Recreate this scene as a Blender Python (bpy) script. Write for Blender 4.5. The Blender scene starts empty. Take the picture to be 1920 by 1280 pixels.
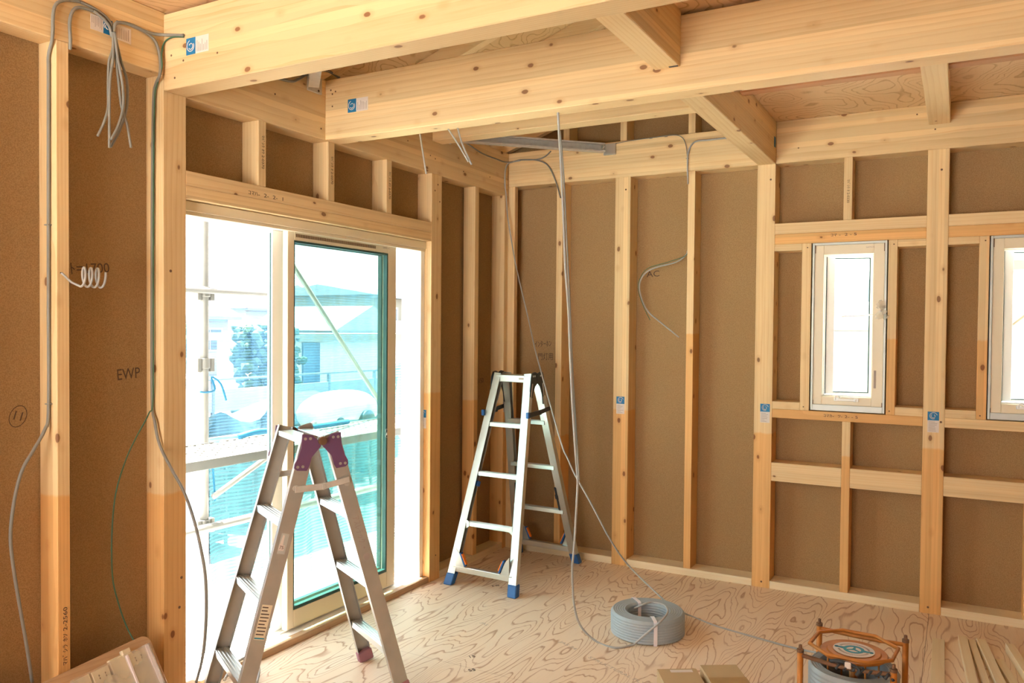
import bpy, bmesh, math, random
from mathutils import Vector, Matrix
random.seed(7)
C = bpy.context.scene.collection
sc = bpy.context.scene
H = .0525
PI = math.pi

# ------------------------------------------------------------------ camera
def make_camera():
    yaw, pitch, roll = -.492015, -.021161, .009048
    cy, sy = math.cos(yaw), math.sin(yaw)
    f = Vector((sy*math.cos(pitch), cy*math.cos(pitch), math.sin(pitch)))
    r = Vector((cy, -sy, 0)); u = r.cross(f)
    r2 = r*math.cos(roll)+u*math.sin(roll); u2 = -r*math.sin(roll)+u*math.cos(roll)
    cd = bpy.data.cameras.new('camera'); co = bpy.data.objects.new('camera', cd); C.objects.link(co)
    M = Matrix((r2, u2, -f)).transposed().to_4x4(); M.translation = Vector((2.84524, -4.88248, 1.52349))
    co.matrix_world = M
    cd.sensor_width = 36; cd.lens = 1492.9/1920*36
    cd.shift_x = -38.5/1920; cd.shift_y = 11.5/1920
    cd.clip_start = .05; cd.clip_end = 300
    sc.camera = co
make_camera()

# ------------------------------------------------------------------ world, sun, daylight, exposure
w = bpy.data.worlds.new('sky'); sc.world = w; w.use_nodes = True
bgn = w.node_tree.nodes['Background']
tc = w.node_tree.nodes.new('ShaderNodeTexCoord'); sp = w.node_tree.nodes.new('ShaderNodeSeparateXYZ')
rp = w.node_tree.nodes.new('ShaderNodeValToRGB')
w.node_tree.links.new(tc.outputs['Generated'], sp.inputs[0]); w.node_tree.links.new(sp.outputs[2], rp.inputs[0])
rp.color_ramp.elements[0].color = (1, .985, .95, 1); rp.color_ramp.elements[1].color = (.78, .88, 1, 1)
w.node_tree.links.new(rp.outputs[0], bgn.inputs[0]); bgn.inputs[1].default_value = 4.2

def sun(el, az, strength, ang=.5):
    d = bpy.data.lights.new('sun', 'SUN'); o = bpy.data.objects.new('sun', d); C.objects.link(o)
    d.energy = strength; d.angle = math.radians(ang); d.color = (1, .95, .87)
    v = Vector((-math.cos(el)*math.cos(az), math.cos(el)*math.sin(az), math.sin(el)))   # towards the sun
    o.rotation_euler = v.to_track_quat('Z', 'Y').to_euler(); o.location = v*20
sun(math.radians(73), math.radians(-12), 36)

def area(name, loc, rot, sx, sy, power, col=(1, 1, 1)):
    d = bpy.data.lights.new(name, 'AREA'); d.shape = 'RECTANGLE'; d.size = sx; d.size_y = sy
    d.energy = power; d.color = col
    o = bpy.data.objects.new(name, d); C.objects.link(o); o.location = loc; o.rotation_euler = rot
    return o
# portals: they give no light, they only mark the openings the sky shines through
for nm_, loc_, rot_, a_, b_ in (('portal_door', (-.17, -1.82, 1.02), (0, -PI/2, 0), 2.0, 1.68), ('portal_rear', (1.3, -7.43, 1.3), (PI/2, 0, 0), 2.2, 2.2)):
    area(nm_, loc_, rot_, a_, b_, 1).data.cycles.is_portal = True
sc.view_settings.view_transform = 'Standard'; sc.view_settings.look = 'None'
sc.view_settings.gamma = 1; sc.view_settings.use_curve_mapping = False
sc.view_settings.exposure = .90
sc.cycles.use_denoising = True
sc.cycles.max_bounces = 10; sc.cycles.diffuse_bounces = 6; sc.cycles.transparent_max_bounces = 16
sc.cycles.caustics_reflective = False; sc.cycles.caustics_refractive = False
sc.cycles.sample_clamp_indirect = 12

# ------------------------------------------------------------------ materials
class NT:
    def __init__(s, name):
        s.m = bpy.data.materials.new(name); s.m.use_nodes = True; s.t = s.m.node_tree
        s.b = s.t.nodes['Principled BSDF']; s.out = s.t.nodes['Material Output']
    def n(s, typ, ins=None, **kw):
        nd = s.t.nodes.new('ShaderNode'+typ)
        for k, v in kw.items(): setattr(nd, k, v)
        for k, v in (ins or {}).items():
            sock = nd.inputs[k]
            if isinstance(v, bpy.types.NodeSocket): s.t.links.new(v, sock)
            else: sock.default_value = v
        return nd
    def math(s, op, a, b=0, c=0): return s.n('Math', {0: a, 1: b, 2: c}, operation=op).outputs[0]
    def vm(s, op, a, b=(0, 0, 0)): return s.n('VectorMath', {0: a, 1: b}, operation=op).outputs[0]
    def mix(s, f, a, b, bt='MIX'):
        nd = s.n('Mix', data_type='RGBA', blend_type=bt)
        for i, v in ((0, f), (6, a), (7, b)):
            if isinstance(v, bpy.types.NodeSocket): s.t.links.new(v, nd.inputs[i])
            else: nd.inputs[i].default_value = v if i == 0 else (*v, 1)
        return nd.outputs[2]
    def ss(s, v, a, b):
        return s.n('MapRange', {0: v, 1: a, 2: b, 3: 0.0, 4: 1.0}, interpolation_type='SMOOTHSTEP').outputs[0]
    def set(s, **kw):
        for k, v in kw.items():
            k = {'col': 'Base Color', 'rough': 'Roughness', 'metal': 'Metallic', 'normal': 'Normal', 'alpha': 'Alpha', 'spec': 'Specular IOR Level'}[k]
            if isinstance(v, bpy.types.NodeSocket): s.t.links.new(v, s.b.inputs[k])
            else: s.b.inputs[k].default_value = (*v, 1) if isinstance(v, tuple) else v
        return s.m

def plain(name, col, rough=.6, metal=0, noise=.06, scale=30, spec=.5):
    t = NT(name); co = t.n('TexCoord').outputs['Object']
    nz = t.n('TexNoise', {'Vector': co, 'Scale': scale, 'Detail': 3.0}).outputs[0]
    f = t.math('MULTIPLY_ADD', t.math('SUBTRACT', nz, .5), noise*4, 1.0)
    c = t.n('VectorMath', {0: (*col,), 'Scale': f}, operation='SCALE').outputs[0]
    t.set(col=c, rough=rough, metal=float(metal), spec=spec); return t.m

def wood(name, light, dark, knots=1.0, lam=.03, lamvar=.10, ring=24, spec=.25):
    t = NT(name)
    gc = t.n('Attribute', attribute_name='gc').outputs['Vector']
    s3 = t.n('SeparateXYZ', {0: gc})
    li = t.math('FLOOR', t.math('DIVIDE', s3.outputs[2], lam))
    wn = t.n('TexWhiteNoise', {'W': li}, noise_dimensions='1D')
    off = t.vm('MULTIPLY', wn.outputs['Color'], (2.0, .09, .09))
    g2 = t.vm('ADD', gc, off)
    gs = t.vm('MULTIPLY', g2, (.16, 1, 1))
    wv = t.n('TexWave', {'Vector': gs, 'Scale': ring, 'Distortion': 5.0, 'Detail': 2.0, 'Detail Scale': .35, 'Detail Roughness': .5},
             wave_type='RINGS', rings_direction='X', wave_profile='SAW').outputs['Fac']
    fine = t.n('TexNoise', {'Vector': t.vm('MULTIPLY', gc, (3, 90, 90)), 'Scale': 2.2, 'Detail': 3.0}).outputs[0]
    big = t.n('TexNoise', {'Vector': t.vm('MULTIPLY', g2, (1, 6, 6)), 'Scale': 1.6, 'Detail': 2.0}).outputs[0]
    fac = t.math('MULTIPLY', t.math('POWER', wv, 2.5), .40)
    fac = t.math('ADD', fac, t.math('MULTIPLY', t.math('SUBTRACT', fine, .5), .5))
    fac = t.math('ADD', fac, t.math('MULTIPLY', t.math('SUBTRACT', big, .5), .9))
    fac = t.n('Clamp', {0: fac}).outputs[0]
    col = t.mix(fac, light, dark)
    tone = t.math('MULTIPLY_ADD', t.math('SUBTRACT', wn.outputs['Value'], .5), lamvar*2, 1.0)
    rnd = t.n('ObjectInfo').outputs['Random']
    tone = t.math('MULTIPLY', tone, t.math('MULTIPLY_ADD', rnd, .10, .95))
    col = t.n('VectorMath', {0: col, 'Scale': tone}, operation='SCALE').outputs[0]
    if knots:
        kv = t.vm('MULTIPLY', t.vm('ADD', gc, t.vm('MULTIPLY', t.n('TexNoise', {'Vector': gc, 'Scale': 30.0}).outputs['Color'], (.006, .006, .006))), (6.2, 10.5, 10.5))
        vd = t.n('TexVoronoi', {'Vector': kv, 'Scale': 1.0}).outputs['Distance']
        k1 = t.math('SUBTRACT', 1.0, t.ss(vd, .085*knots, .12*knots))
        halo = t.math('SUBTRACT', 1.0, t.ss(vd, .10*knots, .26*knots))
        col = t.mix(t.math('MULTIPLY', halo, .28), col, (dark[0]*.85, dark[1]*.7, dark[2]*.6))
        col = t.mix(t.math('MULTIPLY', k1, .85), col, (.22, .085, .035))
    # wood preservative brushed on up to about a metre: orange tint below the line
    pz = t.n('SeparateXYZ', {0: t.n('NewGeometry').outputs['Position']}).outputs[2]
    tz = t.n('Attribute', attribute_name='tz').outputs['Fac']
    nz = t.n('TexNoise', {'Vector': gc, 'Scale': 25.0}).outputs[0]
    ed = t.math('SUBTRACT', t.math('ADD', pz, t.math('MULTIPLY', nz, .02)), tz)
    below = t.math('SUBTRACT', 1.0, t.ss(ed, -.004, .012))
    col = t.mix(t.math('MULTIPLY', below, .8), col, (1, .74, .46), 'MULTIPLY')
    bmp = t.n('Bump', {'Height': fine, 'Strength': .08, 'Distance': .002}).outputs[0]
    t.set(col=col, rough=.55, normal=bmp, spec=spec); return t.m

def plywood(name, light, dark, sx, sy, n=13, seam=None, rough=.5, axes=(0, 1)):
    """contour-like rotary-cut grain, elongated along the second axis"""
    t = NT(name); co = t.n('TexCoord').outputs['Object']; s3 = t.n('SeparateXYZ', {0: co})
    a, b = s3.outputs[axes[0]], s3.outputs[axes[1]]
    zoff = 0.0
    if seam:                                    # another sheet beyond the joint has its own veneer
        zoff = t.math('MULTIPLY', t.math('GREATER_THAN', s3.outputs[0], seam), 7.3)
    v = t.n('CombineXYZ', {0: t.math('MULTIPLY', a, sx), 1: t.math('MULTIPLY', b, sy), 2: zoff}).outputs[0]
    wob = t.n('TexNoise', {'Vector': v, 'Scale': 4.0, 'Detail': 2.0}).outputs['Color']
    v2 = t.vm('ADD', v, t.vm('MULTIPLY', wob, (.16, .16, 0)))
    h = t.n('TexNoise', {'Vector': v2, 'Scale': 1.0, 'Detail': 1.0, 'Roughness': .4}).outputs[0]
    fr = t.math('FRACT', t.math('MULTIPLY', h, float(n)))
    line = t.math('MULTIPLY', t.ss(fr, .70, .90), t.math('SUBTRACT', 1.0, t.ss(fr, .91, .99)))
    fib = t.n('TexNoise', {'Vector': t.n('CombineXYZ', {0: t.math('MULTIPLY', a, 160.0), 1: t.math('MULTIPLY', b, 6.0)}).outputs[0], 'Scale': 1.0, 'Detail': 2.0}).outputs[0]
    big = t.n('TexNoise', {'Vector': v, 'Scale': .9, 'Detail': 2.0}).outputs[0]
    mod = t.ss(big, .3, .6)
    fac = t.math('ADD', t.math('MULTIPLY', line, t.math('MULTIPLY_ADD', mod, .4, .55)), t.math('MULTIPLY', t.math('SUBTRACT', fib, .5), .35))
    fac = t.n('Clamp', {0: fac}).outputs[0]
    col = t.mix(fac, light, dark)
    col = t.mix(t.math('MULTIPLY', t.ss(big, .5, .75), .35), col, (light[0]*.93, light[1]*.80, light[2]*.66))
    kd = t.n('TexVoronoi', {'Vector': t.n('CombineXYZ', {0: a, 1: b}).outputs[0], 'Scale': 5.5}).outputs['Distance']
    kn = t.math('SUBTRACT', 1.0, t.ss(kd, .016, .034))
    col = t.mix(t.math('MULTIPLY', kn, .7), col, (.16, .09, .05))
    if seam:
        sd = t.math('ABSOLUTE', t.math('SUBTRACT', s3.outputs[0], seam))
        col = t.mix(t.math('MULTIPLY', t.math('LESS_THAN', sd, .0015), .75), col, (.2, .1, .05))
        sd2 = t.math('ABSOLUTE', t.math('ADD', s3.outputs[1], 1.87))
        col = t.mix(t.math('MULTIPLY', t.math('LESS_THAN', sd2, .0011), .5), col, (.3, .16, .08))
    t.set(col=col, rough=rough, spec=.3); return t.m

def board(name, col):
    t = NT(name); co = t.n('TexCoord').outputs['Object']
    f = t.n('TexNoise', {'Vector': co, 'Scale': 260.0, 'Detail': 2.0}).outputs[0]
    g = t.n('TexNoise', {'Vector': co, 'Scale': 2.2, 'Detail': 4.0}).outputs[0]
    fl = t.n('TexVoronoi', {'Vector': t.vm('MULTIPLY', co, (1, 1, 2.2)), 'Scale': 26.0}).outputs['Distance']
    c = t.mix(t.ss(f, .35, .65), (col[0]*.84, col[1]*.82, col[2]*.78), (col[0]*1.12, col[1]*1.12, col[2]*1.15))
    c = t.mix(t.math('MULTIPLY', t.ss(g, .35, .7), .25), c, (col[0]*.9, col[1]*.86, col[2]*.8))
    c = t.mix(t.math('MULTIPLY', t.math('LESS_THAN', fl, .045), .55), c, (col[0]*1.5, col[1]*1.45, col[2]*1.3))
    bm = t.n('Bump', {'Height': f, 'Strength': .15, 'Distance': .001}).outputs[0]
    t.set(col=c, rough=.8, normal=bm, spec=.15); return t.m

def glass(name, tint):
    t = NT(name); t.t.nodes.remove(t.b)
    tr = t.n('BsdfTransparent', {0: (*tint, 1)}); gl = t.n('BsdfGlossy', {0: (1, 1, 1, 1), 'Roughness': .01})
    lw = t.n('LayerWeight', {0: .5}).outputs['Facing']; fr = t.math('MULTIPLY_ADD', t.math('POWER', lw, 4.0), .5, .04)
    mx = t.n('MixShader', {0: fr, 1: tr.outputs[0], 2: gl.outputs[0]})
    t.t.links.new(mx.outputs[0], t.out.inputs[0]); return t.m

def netting(name, col, cover=.5, pitch=60):
    """fine woven sheet: threads with gaps, light passes through"""
    t = NT(name); t.t.nodes.remove(t.b)
    co = t.n('TexCoord').outputs['Object']; s3 = t.n('SeparateXYZ', {0: co})
    st = t.math('MULTIPLY_ADD', t.math('SINE', t.math('MULTIPLY', s3.outputs[2], float(pitch)*6.283)), .12, cover)
    nz = t.n('TexNoise', {'Vector': t.vm('MULTIPLY', co, (1, 5, .7)), 'Scale': 2.0, 'Detail': 3.0}).outputs[0]
    a = t.math('ADD', st, t.math('MULTIPLY', t.math('SUBTRACT', nz, .5), .7))
    df = t.n('BsdfDiffuse', {0: (*col, 1)}); tl = t.n('BsdfTranslucent', {0: (*col, 1)})
    m1 = t.n('MixShader', {0: .5, 1: df.outputs[0], 2: tl.outputs[0]})
    tr = t.n('BsdfTransparent'); m2 = t.n('MixShader', {0: t.n('Clamp', {0: a}).outputs[0], 1: tr.outputs[0], 2: m1.outputs[0]})
    t.t.links.new(m2.outputs[0], t.out.inputs[0]); return t.m

M = {}
M['wood'] = wood('spruce_timber', (.80, .60, .33), (.62, .37, .155))
M['wood_clear'] = wood('clear_spruce', (.82, .62, .35), (.68, .43, .19), knots=.6, lamvar=.05)
M['wood_pale'] = wood('planed_batten', (.84, .72, .50), (.76, .58, .34), knots=0, lamvar=.03)
M['wood_red'] = wood('larch_joist', (.62, .34, .18), (.45, .2, .09), knots=.6)
M['ply_floor'] = plywood('floor_plywood', (.87, .71, .54), (.50, .29, .175), 5.6, 1.25, 19, seam=2.725)
M['ply_ceiling'] = plywood('ceiling_plywood', (.74, .52, .30), (.50, .30, .14), 3.0, 2.6, 16, rough=.6)
M['ply_roof'] = plywood('roof_plywood', (.74, .52, .27), (.48, .28, .11), 5, 3, 14, rough=.6)
M['board'] = board('wall_board', (.375, .243, .117))
M['alu'] = plain('aluminium', (.64, .66, .63), .32, .8, .03, 8)
M['alu_old'] = plain('worn_aluminium', (.46, .445, .40), .42, .45, .08, 14)
M['steel'] = plain('galvanised_steel', (.56, .54, .49), .5, .1, .08, 40)
M['purple'] = plain('purple_paint', (.16, .075, .17), .45, .1, .05, 30)
M['black'] = plain('black_plastic', (.03, .035, .04), .45)
M['blue'] = plain('blue_rubber', (.02, .12, .36), .5)
M['orange'] = plain('orange_plastic', (.9, .22, .02), .5)
M['rubber_pink'] = plain('faded_rubber', (.34, .16, .19), .75)
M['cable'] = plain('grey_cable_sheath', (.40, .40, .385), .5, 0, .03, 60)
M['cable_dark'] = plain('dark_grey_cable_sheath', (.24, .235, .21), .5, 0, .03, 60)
M['cable_green'] = plain('green_wire', (.06, .16, .09), .5)
M['coil'] = plain('blue_grey_cable_sheath', (.36, .42, .46), .45, 0, .04, 60)
M['tape'] = plain('white_tape', (.85, .8, .84), .5)
M['frame_cream'] = plain('cream_resin', (.80, .71, .52), .4, 0, .01, 10)
M['stamp'] = plain('pale_stamp', (.56, .46, .37), .8)
M['frame_white'] = plain('white_resin', (.88, .88, .86), .35, 0, .01, 10)
M['frame_grey'] = plain('grey_aluminium_trim', (.55, .58, .55), .4, .2, .01, 10)
M['gasket'] = plain('dark_gasket', (.02, .07, .06), .5)
M['glass'] = glass('window_glass', (.84, .95, .93))
M['glass_clear'] = glass('clear_glass', (.96, .98, .98))
M['blue_label'] = plain('blue_label', (.01, .19, .42), .6, 0, .02)
M['white_label'] = plain('white_label', (.74, .67, .62), .6, 0, .02)
M['ink'] = plain('ink', (.10, .06, .04), .8)
M['ink_light'] = plain('faint_ink', (.42, .35, .31), .8)
M['card'] = plain('brown_cardboard', (.50, .37, .21), .75, 0, .04, 6)
M['card_tape'] = plain('brown_parcel_tape', (.42, .27, .12), .35)
M['orange_metal'] = plain('rusty_orange_paint', (.52, .20, .035), .45, .2, .22, 18)
M['rust'] = plain('rusty_steel', (.20, .11, .06), .7, .4, .2, 25)
M['teal'] = plain('teal_print', (.02, .30, .40), .5)
M['ivory'] = plain('ivory_plastic', (.78, .70, .50), .4, 0, .02)
M['bag'] = netting('clear_plastic_bag', (.85, .83, .78), .35, 5)
M['old_board'] = wood('worn_board', (.62, .42, .25), (.45, .27, .14), knots=.5, lam=.3)
M['galv'] = plain('galvanised_tube', (.26, .25, .22), .45, .2, .05, 12)
M['net'] = netting('blue_debris_net', (.10, .23, .36), .30, 55)
M['net_teal'] = netting('dark_teal_net', (.05, .13, .145), .74, 45)
M['net_white'] = netting('white_gathered_net', (.42, .48, .54), .8, 30)
M['rope'] = plain('light_blue_rope', (.02, .20, .36), .6)
M['ground'] = plain('pale_gravel', (.82, .80, .76), .9, 0, .05, 22)
M['soil'] = plain('dark_soil', (.09, .075, .065), .95, 0, .25, 9)
M['gravel_dark'] = plain('dark_gravel', (.13, .125, .12), .95, 0, .25, 14)
M['step'] = plain('white_concrete', (.85, .85, .84), .7, 0, .03, 6)
M['crate'] = plain('blue_grey_plastic', (.025, .035, .05), .5, 0, .08, 10)
M['house_wall'] = plain('cream_render', (.17, .165, .135), .9, 0, .03, 1)
M['house_white'] = plain('white_render', (.24, .245, .24), .9, 0, .03, 1)
M['roof_grey'] = plain('grey_roof_tiles', (.15, .165, .17), .8, 0, .10, 4)
M['roof_pale'] = plain('pale_roof_tiles', (.24, .25, .245), .8, 0, .08, 4)
M['dark_glass'] = plain('dark_window_pane', (.04, .06, .075), .2)
M['fence'] = plain('galvanised_fence', (.12, .15, .16), .6, .2)
M['hedge'] = plain('hedge_leaves', (.025, .065, .03), .9, 0, .35, 7)
M['tarp'] = plain('blue_tarpaulin', (.025, .09, .17), .5, 0, .1, 5)
M['teal_tarp'] = plain('dark_green_sheeting', (.02, .07, .075), .5, 0, .25, 3)
M['siding'] = plain('white_siding', (.45, .45, .44), .6, 0, .02, 4)

# ------------------------------------------------------------------ mesh helpers
def link(name, me, mat=None, parent=None):
    o = bpy.data.objects.new(name, me); C.objects.link(o)
    if mat is not None and not me.materials: me.materials.append(M[mat] if isinstance(mat, str) else mat)
    if parent is not None: o.parent = parent
    return o
def tag(o, label, cat, group=None, kind=None):
    if label: o['label'] = label
    if cat: o['category'] = cat
    if group: o['group'] = group
    if kind: o['kind'] = kind
    return o
def empty(name, loc, label=None, cat=None, group=None, rz=0, kind=None):
    o = bpy.data.objects.new(name, None); C.objects.link(o); o.location = loc; o.rotation_euler = (0, 0, rz)
    o.empty_display_size = .05
    return tag(o, label, cat, group, kind)
def struct(o): o['kind'] = 'structure'; return o

def add_box(bm, a, b, mat=None):
    """box between corners a and b; mat is an optional 4x4"""
    vs = [bm.verts.new((x, y, z)) for x in (a[0], b[0]) for y in (a[1], b[1]) for z in (a[2], b[2])]
    for f in ((0, 1, 3, 2), (4, 6, 7, 5), (0, 4, 5, 1), (2, 3, 7, 6), (0, 2, 6, 4), (1, 5, 7, 3)):
        bm.faces.new([vs[i] for i in f])
    if mat is not None: bmesh.ops.transform(bm, matrix=mat, verts=vs)
    return vs
def fin(bm, name, mat, parent=None, bevel=0, smooth=False, seg=1):
    bmesh.ops.recalc_face_normals(bm, faces=bm.faces)
    if bevel: bmesh.ops.bevel(bm, geom=bm.edges[:], offset=bevel, segments=seg, affect='EDGES', profile=.7)
    me = bpy.data.meshes.new(name); bm.to_mesh(me); bm.free()
    if smooth: me.shade_smooth()
    return link(name, me, mat, parent)
def gcoords(me, axis=0, tz=-1, off=None, flip=False):
    """grain coordinates: x runs along the timber, z across the laminations"""
    off = off or (random.uniform(0, 40), random.uniform(0, 9), random.uniform(0, 9))
    me.attributes.new('gc', 'FLOAT_VECTOR', 'POINT'); me.attributes.new('tz', 'FLOAT', 'POINT')
    at = me.attributes['gc']; t2 = me.attributes['tz']
    order = {0: (0, 1, 2), 1: (1, 0, 2), 2: (2, 1, 0)}[axis]
    if flip: order = (order[0], order[2], order[1])
    for i, v in enumerate(me.vertices):
        at.data[i].vector = (v.co[order[0]]+off[0], v.co[order[1]]+off[1], v.co[order[2]]+off[2]); t2.data[i].value = tz
def boxes(name, lst, mat, parent=None, bevel=0, seg=1, origin=None):
    bm = bmesh.new()
    for it in lst: add_box(bm, *it)
    if origin is not None: bmesh.ops.translate(bm, verts=bm.verts[:], vec=-Vector(origin))
    o = fin(bm, name, mat, parent, bevel, seg=seg)
    if origin is not None: o.location = origin
    return o
def timber(name, x, y, z, axis=None, mat='wood', tz=-1, parent=None, bevel=.0018, flip=False):
    """one sawn timber from x0..x1, y0..y1, z0..z1"""
    ctr = Vector(((x[0]+x[1])/2, (y[0]+y[1])/2, (z[0]+z[1])/2)); hs = ((x[1]-x[0])/2, (y[1]-y[0])/2, (z[1]-z[0])/2)
    if axis is None: axis = max(range(3), key=lambda i: hs[i])
    bm = bmesh.new(); add_box(bm, [-h for h in hs], hs)
    o = fin(bm, name, mat, parent, bevel); gcoords(o.data, axis, tz, flip=flip); o.location = ctr
    return o
def frame_from(d, up=(0, 0, 1)):
    d = Vector(d).normalized(); u = Vector(up); s = u.cross(d)
    if s.length < 1e-4: s = Vector((1, 0, 0)).cross(d)
    s.normalize(); u = d.cross(s); return s, u, d
def add_bar(bm, p, q, wa, wb, up=(0, 0, 1), ca=0, cb=0):
    """rectangular bar p->q, wa across (side), wb along 'up'; ca, cb shift the centre"""
    p, q = Vector(p), Vector(q); s, u, d = frame_from(q-p, up)
    vs = []
    for e in (p, q):
        for i, j in ((-1, -1), (1, -1), (1, 1), (-1, 1)):
            vs.append(bm.verts.new(e+s*(i*wa/2+ca)+u*(j*wb/2+cb)))
    for f in ((0, 1, 2, 3), (4, 7, 6, 5), (0, 4, 5, 1), (1, 5, 6, 2), (2, 6, 7, 3), (3, 7, 4, 0)): bm.faces.new([vs[i] for i in f])
def catmull(pts, n=6, closed=False):
    P = [Vector(p) for p in pts]; out = []; m = len(P)
    for i in range(m if closed else m-1):
        p0, p1, p2, p3 = (P[(i-1) % m] if closed or i else P[0]), P[i], P[(i+1) % m], (P[(i+2) % m] if closed or i+2 < m else P[-1])
        for k in range(n):
            t = k/n
            out.append(.5*((2*p1)+(p2-p0)*t+(2*p0-5*p1+4*p2-p3)*t*t+(3*p1-p0-3*p2+p3)*t**3))
    if not closed: out.append(P[-1])
    return out
def add_tube(bm, pts, r, n=8, closed=False, cap=True):
    pts = [Vector(p) for p in pts]; m = len(pts); rings = []
    prev = None
    for i, p in enumerate(pts):
        a = pts[(i-1) % m] if closed or i else pts[0]; b = pts[(i+1) % m] if closed or i < m-1 else pts[-1]
        d = (b-a).normalized() if (b-a).length > 1e-9 else Vector((0, 0, 1))
        if prev is None: s, u, _ = frame_from(d)
        else:
            s = prev-d*prev.dot(d)
            s = s.normalized() if s.length > 1e-6 else frame_from(d)[0]; u = d.cross(s)
        prev = s; rr = r(i/(m-1)) if callable(r) else r
        rings.append([bm.verts.new(p+(s*math.cos(2*PI*k/n)+u*math.sin(2*PI*k/n))*rr) for k in range(n)])
    for i in range(m if closed else m-1):
        A, B = rings[i], rings[(i+1) % m]
        for k in range(n): bm.faces.new((A[k], A[(k+1) % n], B[(k+1) % n], B[k]))
    if cap and not closed:
        bm.faces.new(rings[0][::-1]); bm.faces.new(rings[-1])
def tube(name, pts, r, mat, parent=None, n=8, closed=False, smooth=0):
    bm = bmesh.new(); add_tube(bm, catmull(pts, smooth, closed) if smooth else pts, r, n, closed)
    return fin(bm, name, mat, parent, smooth=True)
def add_lathe(bm, prof, n=32, ctr=(0, 0, 0), cap=False):
    rings = [[bm.verts.new((ctr[0]+r*math.cos(2*PI*k/n), ctr[1]+r*math.sin(2*PI*k/n), ctr[2]+z)) for k in range(n)] for r, z in prof]
    for A, B in zip(rings, rings[1:]):
        for k in range(n): bm.faces.new((A[k], A[(k+1) % n], B[(k+1) % n], B[k]))
    if cap: bm.faces.new(rings[0][::-1]); bm.faces.new(rings[-1])
def add_prism(bm, poly, org, ax, ay, az, t):
    """polygon (a,b) in plane ax,ay extruded t along az"""
    org, ax, ay, az = map(Vector, (org, ax, ay, az))
    A = [bm.verts.new(org+ax*a+ay*b) for a, b in poly]; B = [bm.verts.new(org+ax*a+ay*b+az*t) for a, b in poly]
    bm.faces.new(A[::-1]); bm.faces.new(B)
    for i in range(len(A)): bm.faces.new((A[i], A[(i+1) % len(A)], B[(i+1) % len(A)], B[i]))
def add_disc(bm, c, nrm, r, t=.002, n=16):
    c = Vector(c); s, u, d = frame_from(nrm)
    add_prism(bm, [(r*math.cos(2*PI*k/n), r*math.sin(2*PI*k/n)) for k in range(n)], c, s, u, d, t)
FACE = {'x': (Vector((0, 1, 0)), Vector((0, 0, 1)), Vector((1, 0, 0))),      # surface seen from +x
        'y': (Vector((1, 0, 0)), Vector((0, 0, 1)), Vector((0, -1, 0))),     # surface seen from -y
        'z': (Vector((1, 0, 0)), Vector((0, 1, 0)), Vector((0, 0, 1)))}
def text_mesh(name, s, size, mat):
    cu = bpy.data.curves.new(name, 'FONT'); cu.body = s; cu.size = size; cu.extrude = .0002
    cu.align_x = 'CENTER'; cu.align_y = 'CENTER'; cu.resolution_u = 3
    t = bpy.data.objects.new('tmp', cu); C.objects.link(t); bpy.context.view_layer.update()
    me = bpy.data.meshes.new_from_object(t.evaluated_get(bpy.context.evaluated_depsgraph_get())); me.name = name
    bpy.data.objects.remove(t); bpy.data.curves.remove(cu); me.materials.clear(); me.materials.append(M[mat])
    o = bpy.data.objects.new(name, me); C.objects.link(o); o['kind'] = 'stuff'; return o
def text(name, s, loc, face, size, parent, mat='ink', rot=0, stretch=1.0, font=None):
    o = text_mesh(name, s, size, mat)
    a, b, n = FACE[face]; c, s_ = math.cos(rot), math.sin(rot)
    X, Y = a*c+b*s_, b*c-a*s_
    mw = Matrix((X*stretch, Y, n)).transposed().to_4x4(); mw.translation = Vector(loc)+n*.0009
    if parent is not None:
        o.parent = parent; pw = parent.matrix_basis.copy(); q = parent.parent
        while q is not None: pw = q.matrix_basis @ pw; q = q.parent
        mw = pw.inverted() @ mw
    o.matrix_basis = mw; return o
def grade_label(parent, loc, face, w=.045, h=.085, horizontal=False, blue_first=True, swap=False):
    """paper grade label: blue square with a white swirl, white half with rows of small print"""
    a, b, n = FACE[face]
    if horizontal: a, b = (-b, a) if not swap else (b, -a)       # the print runs sideways
    loc = Vector(loc)-(parent.matrix_basis.translation if parent is not None else Vector())
    bm = bmesh.new(); add_prism(bm, [(-w/2, -h/2), (w/2, -h/2), (w/2, h*.08), (-w/2, h*.08)], loc, a, b, n, .0008)
    lab = fin(bm, 'grade_label', 'white_label', parent); lab['label'] = 'white printed label with a blue top carrying a white swirl'
    bm = bmesh.new(); add_prism(bm, [(-w/2, h*.08), (w/2, h*.08), (w/2, h/2), (-w/2, h/2)], loc, a, b, n, .0009)
    fin(bm, 'blue_panel', 'blue_label', lab)
    bm = bmesh.new(); c = loc+b*(h*.29)+n*.0013
    for r0, a0, a1 in ((.36, .3, 5.2), (.2, 2.2, 7.4)):
        pts = [c+(a*math.cos(q)+b*math.sin(q))*w*r0*(1-.25*i/12) for i, q in enumerate([a0+(a1-a0)*i/12 for i in range(13)])]
        add_tube(bm, pts, w*.028, 4)
    fin(bm, 'swirl_mark', 'white_label', lab)
    bm = bmesh.new()
    for i in range(7):
        y = -h*.44+i*h*.072; x0 = -w*.4; x1 = w*random.uniform(-.05, .38)
        add_prism(bm, [(x0, y), (x1, y), (x1, y+h*.022), (x0, y+h*.022)], loc, a, b, n, .0012)
    fin(bm, 'small_print', 'ink_light', lab)
    return lab
def screws(parent, pts, face, r=.0045):
    for p in pts:
        bm = bmesh.new(); add_disc(bm, Vector(p)-parent.matrix_basis.translation, FACE[face][2], r, .0008, 8); fin(bm, 'screw_head', 'rust', parent)

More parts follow.
